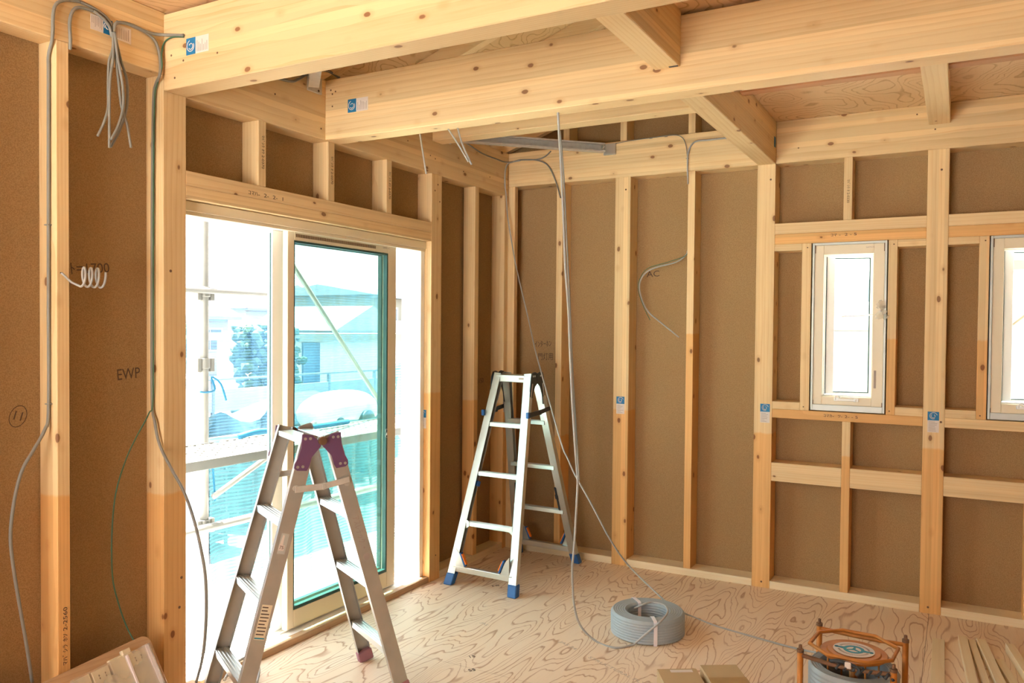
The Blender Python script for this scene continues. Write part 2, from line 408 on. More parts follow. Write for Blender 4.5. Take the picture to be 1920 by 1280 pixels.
# ================================================================== THE SETTING
BY = .08                                     # room side of the back wall board
struct(boxes('floor', [((-.0525, -7.4, -.024), (6, BY, 0))], 'ply_floor'))
struct(boxes('wall_left', [((-.12, -7.45, -.3), (-.0525, -2.6775, 2.755)), ((-.12, -.9625, -.3), (-.0525, BY+.05, 2.755)),
     ((-.12, -2.6775, 2.06), (-.0525, -.9625, 2.755)), ((-.12, -2.6775, -.3), (-.0525, -.9625, -.0))], 'board'))
W1, W2 = (2.087, 2.485), (2.981, 3.379); WZ = (1.078, 2.045)
wb = [((-.0525, BY, -.3), (W1[0], BY+.06, 2.765)), ((W1[1], BY, -.3), (W2[0], BY+.06, 2.765)), ((W2[1], BY, -.3), (6.05, BY+.06, 2.765))]
for a in (W1, W2): wb += [((a[0], BY, -.3), (a[1], BY+.06, WZ[0])), ((a[0], BY, WZ[1]), (a[1], BY+.06, 2.765))]
wl = struct(boxes('wall_back', wb, 'board'))
bm = bmesh.new()
add_prism(bm, [(-.12, 2.7655), (1.86, 2.7655), (1.86, 3.50), (-.12, 2.82)], (0, BY, 0), (1, 0, 0), (0, 0, 1), (0, 1, 0), .06)
gb = fin(bm, 'wall_gable', 'board'); struct(gb)
struct(boxes('wall_right', [((6, -7.45, -.3), (6.06, -5.2, 2.765)), ((6, -1.6, -.3), (6.06, BY+.06, 2.765)), ((6, -5.2, -.3), (6.06, -1.6, 2.765))], 'board'))
struct(boxes('wall_rear', [((-.05, -7.46, -.3), (.2, -7.4, 2.765)), ((2.4, -7.46, -.3), (6, -7.4, 2.765)), ((.2, -7.46, -.3), (2.4, -7.4, .2)), ((.2, -7.46, 2.4), (2.4, -7.4, 2.765))], 'board'))
struct(boxes('ceiling', [((-.12, -7.46, 2.767), (6.06, -2.73, 2.791)), ((1.82, -2.73, 2.767), (6.06, BY+.06, 2.791))], 'ply_ceiling'))
struct(boxes('wall_upper_right', [((1.87, -2.73, 2.791), (1.93, BY+.06, 3.62))], 'board'))
struct(boxes('wall_upper_front', [((-.12, -2.79, 2.791), (1.93, -2.73, 3.62))], 'board'))
bm = bmesh.new()
RZ = 2.765
add_prism(bm, [(-.75, RZ+.10-.35*.75), (1.87, RZ+.10+.35*1.87), (1.87, RZ+.115+.35*1.87), (-.75, RZ+.115-.35*.75)], (0, -2.73, 0), (1, 0, 0), (0, 0, 1), (0, 1, 0), 3.2)
struct(fin(bm, 'roof_sheathing', 'ply_roof'))
RB = RZ                                      # rafters run up from the eave over the low bay
for i, (y, lb) in enumerate(((-2.275, 'sloping rafter over the low bay hidden behind the front beam'), (-1.82, 'sloping rafter meeting the left wall beam beside the front steel brace'),
        (-1.365, 'pale sloping rafter seen between the two long ceiling beams'), (-.91, 'sloping rafter above the slim cross beam'), (-.455, 'sloping rafter second from the back wall'),
        (0, 'sloping rafter over the far corner above the steel brace'))):
    bm = bmesh.new(); cx, cz = .6, RB+.05+.35*.6
    add_prism(bm, [(-.7-cx, RB-.35*.7-cz), (1.87-cx, RB+.35*1.87-cz), (1.87-cx, RB+.0985+.35*1.87-cz), (-.7-cx, RB+.0985-.35*.7-cz)], (0, -.0225, 0), (1, 0, 0), (0, 0, 1), (0, 1, 0), .045)
    o = fin(bm, 'roof_rafter', 'wood_clear', bevel=.0015); gcoords(o.data, 0); o.location = (cx, y, cz)
    tag(o, lb, 'rafter', 'roof rafters over the low bay')

# ------------------------------------------------------------------ framing: posts
FR = 'framing posts'
def post(name, x, y, z0, z1, label, tz, group, wx=.105, wy=.105, cat='post', back=False, x0=None):
    a = (x-wx/2, x+wx/2); b = (y-wy/2, y+wy/2)
    if back: b = (-H, BY)
    o = timber(name, a, b, (z0, z1), 2, 'wood', tz); tag(o, label, cat, group); return o
ZL, ZB = 2.459, 2.521
p_corner = timber('timber_post', (-H, H), (-H, BY-.0005), (0, ZL), 2, 'wood', .97); tag(p_corner, 'square timber post standing in the far corner of the room', 'post', FR)
n1 = timber('nailing_stud', (-H, H), (-.0975, -H-.0005), (0, ZL), 2, 'wood', 1.02); tag(n1, 'narrow nailing stud on the left wall beside the corner post', 'stud')
n2 = timber('nailing_stud', (H+.0005, .1085), (-H, -.01), (0, ZB), 2, 'wood', -1); tag(n2, 'narrow nailing stud on the back wall beside the corner post', 'stud')
pR = post('timber_post', 0, -.91, 0, ZL, 'square timber post on the right side of the sliding door', 1.15, FR)
pL = post('timber_post', 0, -2.73, 0, 2.5235, 'large knotty timber post on the left side of the sliding door', .86, FR)
p91 = post('timber_post', .91, 0, 0, ZB, 'timber post with blue grade label left of the hanging cable loop on back wall', 1.02, FR, back=True)
p182 = post('timber_post', 1.82, 0, 0, ZB, 'timber post under the cross beam, left of the first window', .93, FR, back=True)
p273 = post('timber_post', 2.73, 0, 0, ZB, 'timber post between the two narrow windows', .91, FR, back=True)
post('timber_post', 0, -3.64, 0, 2.524, 'square timber post near the photographer on the left wall', .9, FR)
post('timber_post', 3.64, 0, 0, ZB, 'timber post right of the second narrow window', .9, FR, back=True)
for o, q, f in ((p91, (.909, -H, 1.045), 'y'), (p182, (1.832, -H, 1.045), 'y'), (p273, (2.728, -H, 1.048), 'y')): grade_label(o, q, f, .056, .112)
grade_label(n1, (H, -.078, 1.005), 'x', .034, .10)
a = grade_label(pR, (-.005, -.9625, .985), 'y', .052, .112)
screws(p182, [(1.825, -H, .035), (1.845, -H, 2.43)], 'y', .006); screws(p273, [(2.72, -H, .035), (2.745, -H, 2.41), (2.765, -H, 1.05)], 'y', .006)
screws(p91, [(.905, -H, .09), (.93, -H, 2.44)], 'y', .006)
screws(pL, [(H, -2.70, .5), (H, -2.71, .38), (H, -2.75, 1.75)], 'x', .006)
screws(pR, [(H, -.90, 2.40), (H, -.88, 2.3), (H, -.93, 2.36), (H, -.9, .15)], 'x', .005)

# ------------------------------------------------------------------ studs
SG = 'wall studs'
s = timber('wall_stud', (-.038, H), (-.4775, -.4325), (.045, ZL), 2, 'wood', 1.07); tag(s, 'slim stud on the left wall between the door and the corner', 'stud', SG)
sl = timber('wall_stud', (-H+.001, H), (-3.2075, -3.1625), (.045, 2.524), 2, 'wood', .93); tag(sl, 'slim stud with a cable stapled to its side, left of the large door post', 'stud', SG)
text('printed_mark', 'ﾏﾊﾞｼﾗ ﾎｿ 2-2560', (H, -3.181, .42), 'x', .021, sl, rot=PI/2, stretch=1.45)
o = timber('cable_hole', (H-.002, H+.0006), (-3.197, -3.189), (1.708, 1.716), 2, 'black', parent=sl); o.location = Vector(o.location)-sl.location
s = timber('wall_stud', (.4325, .4775), (-H, BY-.0005), (.045, ZB), 2, 'wood', .82); tag(s, 'slim back wall stud directly right of the corner', 'stud', SG)
s13 = timber('wall_stud', (1.3425, 1.3875), (-H, BY-.0005), (.045, ZB), 2, 'wood', 1.52); tag(s13, 'slim back wall stud from which the short looped cable hangs', 'stud', SG)
for y, lb, pr in ((-2.275, 'short cripple stud over the door nearest the camera', 'ﾏﾊﾞｼﾗ ｵｳ 2-0370'), (-1.82, 'short cripple stud over the middle of the door', 'ﾏﾊﾞｼﾗ ｵ 2-0370'), (-1.365, 'short cripple stud over the far end of the door', 'ﾏﾊﾞｼﾗ ｵｳ 2-0370')):
    dy = .0 if y != -1.82 else -.005
    s = timber('cripple_stud', (-H+.001, H), (y-.0225+dy, y+.0225+dy), (2.1655, ZL), 2, 'wood'); tag(s, lb, 'stud', 'cripple studs over the sliding door')
    text('printed_mark', pr, (H, y+dy+.003, 2.32), 'x', .02, s, rot=-PI/2, stretch=1.1)
s = timber('cripple_stud', (2.2515, 2.2965), (-H, BY-.0005), (2.1685, ZB), 2, 'wood'); tag(s, 'short cripple stud above the first window', 'stud', 'cripple studs round the windows')
text('printed_mark', 'ﾏﾊﾞｼﾗ ｵ 2-0330', (2.275, -H, 2.33), 'y', .019, s, rot=-PI/2, stretch=1.1)
s = timber('cripple_stud', (2.2645, 2.3095), (-H, BY-.0005), (.045, 1.0215), 2, 'wood', .83); tag(s, 'short cripple stud below the first window sill', 'stud', 'cripple studs round the windows')
s = timber('cripple_stud', (3.1615, 3.2065), (-H, BY-.0005), (.045, 1.0215), 2, 'wood', .83); tag(s, 'short cripple stud below the second window sill', 'stud', 'cripple studs round the windows')
for x0, x1, lb in ((2.030, 2.0815, 'jamb stud along the left edge of the first window'), (2.4905, 2.536, 'jamb stud along the right edge of the first window'),
                   (2.930, 2.9765, 'jamb stud along the left edge of the second window'), (3.384, 3.43, 'jamb stud along the right edge of the second window')):
    s = timber('jamb_stud', (x0, x1), (-H, BY-.0005), (1.0745, 2.0445), 2, 'wood', 1.5 if x0 > 2.4 else -1); tag(s, lb, 'stud', 'jamb studs of the narrow windows')
    screws(s, [((x0+x1)/2-.005, -H, 1.095), ((x0+x1)/2+.004, -H, 2.02)], 'y', .004)
for i, (x, lb) in enumerate(((.91, 'short upper stud above the back beam, middle of the three'), (1.3625, 'short upper stud above the back beam, next to the cross beam'), (.5, 'short upper stud above the back beam, behind the steel brace'))):
    s = timber('upper_stud', (x-.0225, x+.0225), (-H, BY-.0005), (2.756, 2.756+.33*x), 2, 'wood'); tag(s, lb, 'stud', 'upper studs in the gable')

# ------------------------------------------------------------------ horizontal members of the walls
def hz(name, x, z, label, cat, group=None, mat='wood', tz=-1, y=(-H, BY-.0005), flip=False):
    o = timber(name, x, y, z, 0, mat, tz, flip=flip); tag(o, label, cat, group); return o
bays = (((1.873, 2.677), (2.030, 2.536), 'first'), ((2.783, 3.587), (2.930, 3.43), 'second'))
for (a, b), (c, d), nm in bays:
    hz('window_header', (a, b), (2.1055, 2.168), f'pale upper header timber above the {nm} window', 'header', 'window headers', 'wood_clear')
    h = hz('window_header', (a, b), (2.045, 2.105), f'orange toned lower header timber resting on the {nm} window frame', 'header', 'window headers', tz=9)
    if nm == 'first': text('pencil_mark', 'ｺﾏ -  2 - 5', ((a+b)/2-.02, -H, 2.085), 'y', .022, h, stretch=1.6)
    hz('spacer_block', (a, c-.0005), (2.005, 2.0445), f'small spacer block under the header, left of the {nm} window', 'block', 'spacer blocks')
    hz('spacer_block', (d+.0005, b), (2.005, 2.0445), f'small spacer block under the header, right of the {nm} window', 'block', 'spacer blocks')
    hz('spacer_block', (a, c-.0005), (1.0745, 1.12), f'small spacer block on the sill, left of the {nm} window', 'block', 'spacer blocks')
    hz('spacer_block', (d+.0005, b), (1.0745, 1.12), f'small spacer block on the sill, right of the {nm} window', 'block', 'spacer blocks')
    h = hz('window_sill', (a, b), (1.022, 1.074), f'timber sill running below the {nm} window', 'sill', 'window sills', tz=9 if nm == 'first' else -1)
    if nm == 'first': text('pencil_mark', 'ｺﾏｶ-  ﾂ- 2- - 5', ((a+b)/2-.02, -H, 1.05), 'y', .022, h, stretch=1.5)
L1 = 'blocking rails below the windows'
hz('blocking_rail', (1.873, 2.264), (.645, .755), 'knotty blocking rail below the first window, left half', 'rail', L1, 'wood_clear')
hz('blocking_rail', (2.31, 2.677), (.645, .757), 'knotty blocking rail below the first window, right half', 'rail', L1, 'wood_clear')
hz('blocking_rail', (2.783, 3.161), (.650, .757), 'knotty blocking rail below the second window, left half', 'rail', L1, 'wood_clear')
hz('blocking_rail', (3.207, 3.587), (.650, .757), 'knotty blocking rail below the second window, right half', 'rail', L1, 'wood_clear')
L2 = 'sole battens along the floor'
for (a, b), lb in (((.109, .857), 'pale sole batten on the floor behind the blue-footed stepladder'), ((.963, 1.767), 'pale sole batten on the floor behind the cable coil'),
                   ((1.873, 2.677), 'pale sole batten on the floor below the first window'), ((2.783, 3.587), 'pale sole batten on the floor below the second window')):
    hz('sole_batten', (a, b), (0, .045), lb, 'batten', L2, 'wood_pale')
for (a, b), lb in (((-.857, -.098), 'sole batten on the floor between the sliding door and the corner'), ((-3.587, -2.783), 'sole batten on the floor left of the large door post')):
    o = timber('sole_batten', (-.0515, H), (a, b), (0, .0445), 1, 'wood_pale'); tag(o, lb, 'batten', L2)
o = timber('door_lintel', (-H+.001, H), (-2.677, -.963), (2.105, 2.165), 1, 'wood_clear'); tag(o, 'pale upper lintel timber above the sliding door', 'lintel', 'door lintels')
text('pencil_mark', 'ｺﾏﾊ-  2-  2-  1', (H, -2.25, 2.125), 'x', .024, o, stretch=1.6)
o = timber('door_lintel', (-H+.001, H), (-2.677, -.963), (2.052, 2.1045), 1, 'wood'); tag(o, 'lower lintel timber touching the sliding door frame', 'lintel', 'door lintels')
o = timber('door_threshold', (-.02, H-.006), (-2.677, -.963), (0, .033), 1, 'old_board'); tag(o, 'brown timber threshold under the sliding door frame', 'threshold')

# ------------------------------------------------------------------ ceiling beams
BG = 'ceiling beams'
def beam(x, y, z, label, axis=None, mat='wood', group=BG):
    o = timber('ceiling_beam', x, y, z, axis, mat, bevel=.003); tag(o, label, 'beam', group); return o
bA = beam((H+.0005, 6), (-2.7825, -2.6775), (2.459, 2.757), 'huge pale beam in front crossing the top left, bright underside')
bB = beam((H+.0005, 6), (-1.8725, -1.7675), (2.459, 2.752), 'long deep second beam crossing the whole room with cables hanging below')
bL1 = beam((-H, H), (-2.677, -.0005), (2.459, 2.755), 'left wall beam above the sliding door with large blank face')
bL1b = beam((-H, H), (-7.4, -2.6780), (2.524, 2.7665), 'left wall beam nearest the camera with bundled grey cables')
bK1 = beam((H+.0005, 1.767), (-H, BY-.0005), (2.521, 2.755), 'back wall beam left of the cross beam, cable clipped to its face')
bK2 = beam((1.8735, 6), (-H, BY-.0005), (2.521, 2.7665), 'back wall beam right of the cross beam above both windows')
bC1 = beam((1.7675, 1.8725), (-2.677, -1.873), (2.553, 2.7665), 'short cross beam between the two long beams, at top centre')
bC2 = beam((1.7675, 1.8725), (-1.767, BY-.0005), (2.5215, 2.7665), 'cross beam with swirling underside grain running to the back wall post')
bD = beam((H+.0005, 1.767), (-.9625, -.8575), (2.650, 2.755), 'slim beam behind the second long beam, above the steel brace', mat='wood_clear')
bE = beam((2.6775, 2.7825), (-1.767, -.0530), (2.655, 2.7665), 'short pale beam over the post between the windows', mat='wood_clear')
for x0, x1, lb in ((1.873, 2.677, 'reddish joist under the ceiling above the first window'), (2.783, 5.0, 'reddish joist under the ceiling above the second window')):
    o = timber('ceiling_joist', (x0, x1), (-.94, -.88), (2.70, 2.7665), 0, 'wood_red'); tag(o, lb, 'joist', 'reddish ceiling joists')
grade_label(bA, (.250, -2.7825, 2.608), 'y', .064, .125, horizontal=True, swap=True)
grade_label(bB, (.262, -1.8725, 2.608), 'y', .064, .125, horizontal=True, swap=True)
grade_label(bL1b, (H, -3.04, 2.63), 'x', .055, .085, horizontal=True)
bm = bmesh.new(); add_prism(bm, [(-.04, -.027), (.035, -.03), (.035, .027), (-.04, .03)], Vector((H, -2.957, 2.625))-bL1b.location, *FACE['x'], .0009)
lab = fin(bm, 'paper_label', 'white_label', bL1b); lab['label'] = 'white paper label with rows of print'
bm = bmesh.new()
for i in range(9): add_prism(bm, [(-.034+i*.007, -.022), (-.031+i*.007, -.022), (-.031+i*.007, random.uniform(0, .022)), (-.034+i*.007, .02)], Vector((H, -2.957, 2.625))-bL1b.location, *FACE['x'], .0012)
fin(bm, 'small_print', 'ink_light', lab)
bm = bmesh.new(); add_prism(bm, [(-.02, -.03), (.02, -.03), (.02, .03), (-.02, .03)], Vector((1.8725, -.09, 2.64))-bC2.location, *FACE['x'], .0009)
fin(bm, 'blue_sticker', 'blue_label', bC2)
for b, pts, f in ((bL1, [(H, -1.9, 2.51), (H, -1.72, 2.52), (H, -1.2, 2.6), (H, -.98, 2.56), (H, -.93, 2.55), (H, -2.2, 2.6), (H, -.3, 2.55), (H, -.62, 2.53)], 'x'),
                  (bA, [(.1, -2.7825, 2.66), (.1, -2.7825, 2.59), (.17, -2.7825, 2.56), (.12, -2.7825, 2.5), (.36, -2.7825, 2.56)], 'y'),
                  (bB, [(.09, -1.8725, 2.7), (.1, -1.8725, 2.68), (.12, -1.8725, 2.69), (.1, -1.8725, 2.62)], 'y'), (bK2, [(2.62, -H, 2.72), (2.71, -H, 2.63), (2.0, -H, 2.6)], 'y')): screws(b, pts, f)
bm = bmesh.new(); add_box(bm, (-.018, -.006, -.0016), (.018, .006, 0)); o = fin(bm, 'metal_plate', 'black', bC1); o.location = Vector((1.85, -1.89, 2.5525))-bC1.location

# handwriting on the wall boards (marks on the structure)
wl_l = bpy.data.objects['wall_left']
text('handwriting', 'EWP', (-.0525, -2.862, 1.337), 'x', .062, wl_l, rot=.06, stretch=.8)
text('handwriting', 'ﾄ=1700', (-.0525, -3.02, 1.742), 'x', .052, wl_l, rot=.10)
text('handwriting', '11', (-.0525, -3.282, 1.208), 'x', .045, wl_l, rot=-.3)
tube('handwriting', [Vector((-.052, -3.282+.030*math.cos(a), 1.208+.036*math.sin(a)+.008*math.cos(a))) for a in [i*PI/12 for i in range(24)]], .0012, 'ink', wl_l, 4, True)
text('handwriting', '1150', (-.0525, -.235, 1.175), 'x', .045, wl_l, rot=.05)
text('handwriting', 'ｲﾝﾀｰﾎﾝ', (.27, BY, 1.43), 'y', .05, wl, 'ink', rot=.06, stretch=.9)
text('handwriting', '門灯用', (.29, BY, 1.34), 'y', .055, wl, 'ink', rot=.03, stretch=.75)
text('handwriting', 'AC', (1.075, BY, 1.90), 'y', .055, wl, 'ink', rot=.05, stretch=1.2)
fl = bpy.data.objects['floor']
for s_, x, y, r_ in (('15', .866, -1.762, .9), ('55', .945, -1.885, .9), ('F☆', .434, -.818, .9)): text('floor_stamp', s_, (x, y, 0), 'z', .035, fl, 'ink', rot=r_)
text('floor_stamp', 'STRUCTURAL PLYWOOD', (1.58, -1.6, 0), 'z', .03, fl, 'stamp', rot=-.42, stretch=1.5)
text('floor_stamp', 'JAS 24', (1.2, -1.42, 0), 'z', .03, fl, 'stamp', rot=-.42, stretch=1.5)
text('floor_stamp', 'JAS', (.70, -1.38, 0), 'z', .026, fl, 'stamp', rot=-.42, stretch=1.5)

# ------------------------------------------------------------------ sliding door
d1 = struct(empty('door_1', (-.05, -1.82, .034)))
def dl(a): return (a[0]+.05, a[1]+1.82, a[2]-.034)
def dbox(name, lst, mat, parent, bevel=.002):
    bm = bmesh.new()
    for a, b in lst: add_box(bm, dl(a), dl(b))
    o = fin(bm, name, mat, parent, bevel); return o
dbox('door_frame', [((-.14, -1.0, .034), (.004, -.963, 2.05)), ((-.14, -2.677, .034), (.004, -2.64, 2.05)), ((-.14, -2.64, 2.0), (.004, -1.0, 2.05)),
     ((-.14, -2.64, .002), (.008, -1.0, .034))], 'frame_white', d1)
dbox('inner_trim', [((.004, -2.677, 2.008), (.016, -.963, 2.05)), ((-.005, -2.677, 1.992), (.010, -.963, 2.008))], 'frame_cream', d1)['label'] = 'cream head trim of the door frame'
dbox('track_rail', [((-.048, -2.64, .034), (-.044, -1.0, .044)), ((-.098, -2.64, .034), (-.094, -1.0, .044)), ((-.14, -2.64, .034), (-.13, -1.0, .05))], 'frame_white', d1, .0005)
def dpanel(x, y0, y1, ls, rs, mat, nm, lab):
    p = dbox(nm, [((x-.017, y0, .045), (x+.017, y0+ls, 2.0)), ((x-.017, y1-rs, .045), (x+.017, y1, 2.0)),
                  ((x-.017, y0+ls, .045), (x+.017, y1-rs, .135)), ((x-.017, y0+ls, 1.955), (x+.017, y1-rs, 2.0))], mat, d1, .003)
    p['label'] = lab
    g = dbox('glass_pane', [((x-.003, y0+ls, .135), (x+.003, y1-rs, 1.955))], 'glass', p, 0)
    a0, a1, zz0, zz1 = y0+ls, y1-rs, .135, 1.955
    k = dbox('gasket', [((x-.010, a0, zz0), (x+.0165, a1, zz0+.016)), ((x-.010, a0, zz1-.010), (x+.0165, a1, zz1)), ((x-.010, a1-.010, zz0+.016), (x+.0165, a1, zz1-.01)), ((x-.010, a0, zz0+.016), (x+.0165, a0+.004, zz1-.01))], 'gasket', p, 0)
    return p
pi = dpanel(-.045, -2.04, -1.195, .045, .075, 'frame_cream', 'sliding_panel', 'cream framed glass panel on the room side')
po = dpanel(-.1, -2.085, -1.185, .09, .065, 'frame_white', 'sliding_panel', 'white framed glass panel on the outer track')
bm = bmesh.new()
for i in range(66):
    y = -1.985+i*.0092; add_box(bm, dl((-.0282, y, 1.972)), dl((-.0268, y+.0055, 1.988)))
fin(bm, 'vent_grille', 'rust', pi)['label'] = 'row of small dark vent slots'
dbox('edge_seal', [((-.1, -2.0865, .06), (-.09, -2.085, 1.985))], 'gasket', po, 0)
bm = bmesh.new(); add_tube(bm, catmull([dl((-.026, -1.278, z)) for z in (.92, .935)], 2), .004, 8)
for z in (.918, .945): add_tube(bm, [dl((-.027, -1.278+.008*math.cos(a), z+.011*math.sin(a))) for a in [i*PI/6 for i in range(12)]], .0016, 5, True)
fin(bm, 'latch', 'steel', pi, smooth=True)
text('small_print', 'SAMOS  IIL', (-.0275, -1.29, 1.984), 'x', .012, pi, 'ink_light')

# ------------------------------------------------------------------ casement windows
def window(name, xa, label_handle):
    x0, x1 = xa; r = struct(empty(name, (x0, -.02, WZ[0])))
    w_, h_ = x1-x0, WZ[1]-WZ[0]
    def fr(nm, lst, mat, par, bv=.0015): 
        bm = bmesh.new()
        for a, b in lst: add_box(bm, a, b)
        return fin(bm, nm, mat, par, bv)
    def ring(x0, x1, z0, z1, l, r_, b, t, ya, yb): return [((x0, ya, z0), (x0+l, yb, z1)), ((x1-r_, ya, z0), (x1, yb, z1)), ((x0+l, ya, z0), (x1-r_, yb, z0+b)), ((x0+l, ya, z1-t), (x1-r_, yb, z1))]
    fr('window_frame', ring(.001, w_-.001, .001, h_-.001, .012, .012, .035, .014, -.03, .15), 'frame_grey', r)
    fr('inner_frame', ring(.013, w_-.013, .036, h_-.015, .050, .058, .048, .055, -.022, .02), 'frame_cream', r, .002)
    fr('outer_rebate', ring(.060, w_-.068, .082, h_-.068, .006, .012, .008, .008, .021, .06), 'frame_white', r, .001)
    sx = w_-.14; sash = fr('sash', ring(0, sx, 0, h_-.165, .045, .02, .012, .012, 0, .03), 'frame_white', r); sash.location = (.068, .062, .092); sash.rotation_euler = (0, 0, math.radians(15))
    fr('glass_pane', [((.045, .012, .012), (sx-.02, .018, h_-.177))], 'glass_clear', sash, 0)
    fr('gasket', [((sx-.026, -.002, .01), (sx-.020, .001, h_-.175)), ((.045, -.002, .010), (sx-.02, .001, .015)), ((.045, -.002, h_-.180), (sx-.02, .001, h_-.175)), ((-.003, -.003, 0), (.001, .004, h_-.165))], 'gasket', sash, 0)
    hd = fr('handle', [((.13, -.032, .060), (.155, -.022, .078)), ((.235, -.032, .058), (.262, -.022, .078)), ((.145, -.045, .062), (.25, -.033, .074))], 'frame_white', r, .002); hd['label'] = label_handle
    bm = bmesh.new(); add_tube(bm, catmull([(.14, -.034, .07), (.142, -.045, .085), (.155, -.045, .092), (.168, -.04, .08)], 4), .004, 6); fin(bm, 'crank', 'frame_white', hd, smooth=True)
    fr('printed_label', [((w_-.060, -.0228, .14), (w_-.048, -.0221, .24))], 'ink_light', r, 0)
    fr('corner_bracket', [((.014, -.0235, h_-.06), (.018, -.0221, h_-.01)), ((w_-.018, -.0235, h_-.06), (w_-.014, -.0221, h_-.01)), ((.012, -.0235, .002), (.016, -.0221, .06)), ((w_-.018, -.0235, .002), (w_-.014, -.0221, .06))], 'rust', r, 0)
    text('small_print', 'SAMOS', (w_-.09, -.0225, h_-.035), 'y', .010, None, 'ink_light', stretch=1.4).parent = r
    return r
window('window_1', W1, 'white folding crank handle')
window('window_2', W2, 'white folding crank handle')

# ================================================================== STEPLADDERS
def ladder(loc, th, h, w0, w1, s0, s1, steps, rt, rd, mats, tread, th_t):
    """A-frame: local x runs along the hinge axis, local y across the spread.
    returns root plus rail(side,end,z) giving the outer line of each rail"""
    root = empty(mats['name'], (loc[0], loc[1], 0), rz=th)
    def pt(side, end, z, ins=0, insx=0):
        t = 1-z/h
        return Vector((end*((w0+(w1-w0)*t)/2-insx), side*(s0+(s1-s0)*t-ins), z))
    for side in (-1, 1):
        for end in (-1, 1):
            a = pt(side, end, mats['foot'], rd/2, rt/2); b = pt(side, end, h, rd/2, rt/2)
            d = (b-a).normalized(); s = Vector((1, 0, 0)); s = (s-d*d.dot(s)).normalized(); u = d.cross(s)   # u lies across the spread
            if u.y*side < 0: u = -u
            bm = bmesh.new(); tk = .0022
            def prof(ca, cb, wa, wb):
                vs = []
                for e in (a, b):
                    for i, j in ((-1, -1), (1, -1), (1, 1), (-1, 1)): vs.append(bm.verts.new(e+s*(ca+i*wa/2)+u*(cb+j*wb/2)))
                for f in ((0, 1, 2, 3), (4, 7, 6, 5), (0, 4, 5, 1), (1, 5, 6, 2), (2, 6, 7, 3), (3, 7, 4, 0)): bm.faces.new([vs[i] for i in f])
            if mats['style'] == 'C':           # web on the outside, flanges turned inwards
                prof(end*(rt/2-tk/2), 0, tk, rd); prof(-end*tk/2, rd/2-tk/2, rt-tk, tk); prof(-end*tk/2, -rd/2+tk/2, rt-tk, tk)
            else:                              # broad front flange, web behind it
                prof(0, rd/2-tk/2, rt, tk); prof(end*(rt/2-tk/2), -tk/2, tk, rd-tk); prof(0, -rd/2+tk/2, rt, tk); prof(-end*rt*.1, rd/2-.006, rt*.1, .004)
            rail = fin(bm, 'rail', mats['rail'], root, .0004)
            mats['foot_fn'](rail, pt, side, end, d, s, u)
        for i, z in enumerate(steps):
            a, b = pt(side, -1, z, 0, rt*.5), pt(side, 1, z, 0, rt*.5)
            bm = bmesh.new(); y0, y1 = a.y, a.y-side*tread
            add_box(bm, (a.x, min(y0, y1), z-th_t), (b.x, max(y0, y1), z))
            for k in range(4):
                yy = y0-side*(tread*(k+.6)/4.4); add_box(bm, (a.x, yy-.0015, z), (b.x, yy+.0015, z+.0012))
            fin(bm, 'step', mats['step'], root, .0015)
    return root, pt

# ---- the near one: worn aluminium with purple hinge brackets
def footA(rail, pt, side, end, d, s, u):
    bm = bmesh.new(); c = pt(side, end, .0, .03, .013); add_bar(bm, (c.x, c.y, .001), c+Vector((0, -side*.014, .05)), .034, .068, up=(0, 1, 0))
    fin(bm, 'rubber_foot', 'rubber_pink', rail, .004)
LA = (.478, -2.429)
ra, pa = ladder(LA, -.483, 1.108, .339, .427, .072, .375, (.199, .491, .783), .024, .060,
                dict(name='stepladder', foot=.03, style='C', rail='alu_old', step='alu', foot_fn=footA), .052, .028)
tag(ra, 'worn aluminium stepladder with purple hinge brackets in front of the sliding door', 'ladder')
for side in (-1, 1):
    bm = bmesh.new(); a, b = pa(side, -1, 1.095), pa(side, 1, 1.095)
    add_box(bm, (a.x+.01, min(a.y, side*.012), 1.070), (b.x-.01, max(a.y, side*.012), 1.092)); fin(bm, 'top_step', 'alu', ra, .002)['label'] = 'bright top tread'
    for end in (-1, 1):
        pl = [(.008, 1.080), (.028, 1.096), (.036, 1.106), (.078, 1.112), (.082, 1.06), (.095, 1.02), (.108, .998), (.110, .982), (.098, .972), (.060, .968), (.05, .985), (.040, 1.02), (.002, 1.062)]
        x = pa(side, end, 1.04).x+end*.001
        bm = bmesh.new(); add_prism(bm, [(side*p, q) for p, q in pl], (x, 0, 0), (0, 1, 0), (0, 0, 1), (end, 0, 0), .004)
        br = fin(bm, 'hinge_bracket', 'purple', ra, .0008); br['label'] = 'purple painted hinge bracket'
        for p, q in ((.046, 1.094), (.066, 1.094), (.076, .986), (.096, .986)): bm = bmesh.new(); add_disc(bm, (x+end*.004, side*p, q), (end, 0, 0), .0058, .0022, 12); fin(bm, 'rivet', 'alu_old', br)
        bm = bmesh.new(); add_disc(bm, (pa(side, end, .945).x+end*.0005, side*(.083+.02), .905), (end, 0, 0), .012, .006, 16); add_disc(bm, (pa(side, end, .945).x+end*.0065, side*(.083+.02), .905), (end, 0, 0), .006, .003, 12); fin(bm, 'pivot_bolt', 'steel', ra)
for end in (-1, 1):
    x = pa(1, end, .95).x+end*.006
    bm = bmesh.new(); add_disc(bm, (x-end*.006, 0, 1.083), (end, 0, 0), .017, .016, 20); fin(bm, 'hinge_pin', 'rust', ra, .001)
    xx = pa(1, end, .90).x+end*.004
    bm = bmesh.new(); add_bar(bm, (xx, -.108, .900), (xx, .012, .902), .004, .026, up=(0, 0, 1)); add_bar(bm, (xx+end*.004, .0, .902), (xx+end*.004, .112, .920), .004, .024, up=(0, 0, 1))
    add_disc(bm, (xx+end*.005, .006, .903), (end, 0, 0), .008, .004, 12)
    fin(bm, 'spreader_bar', 'steel', ra, .0015)
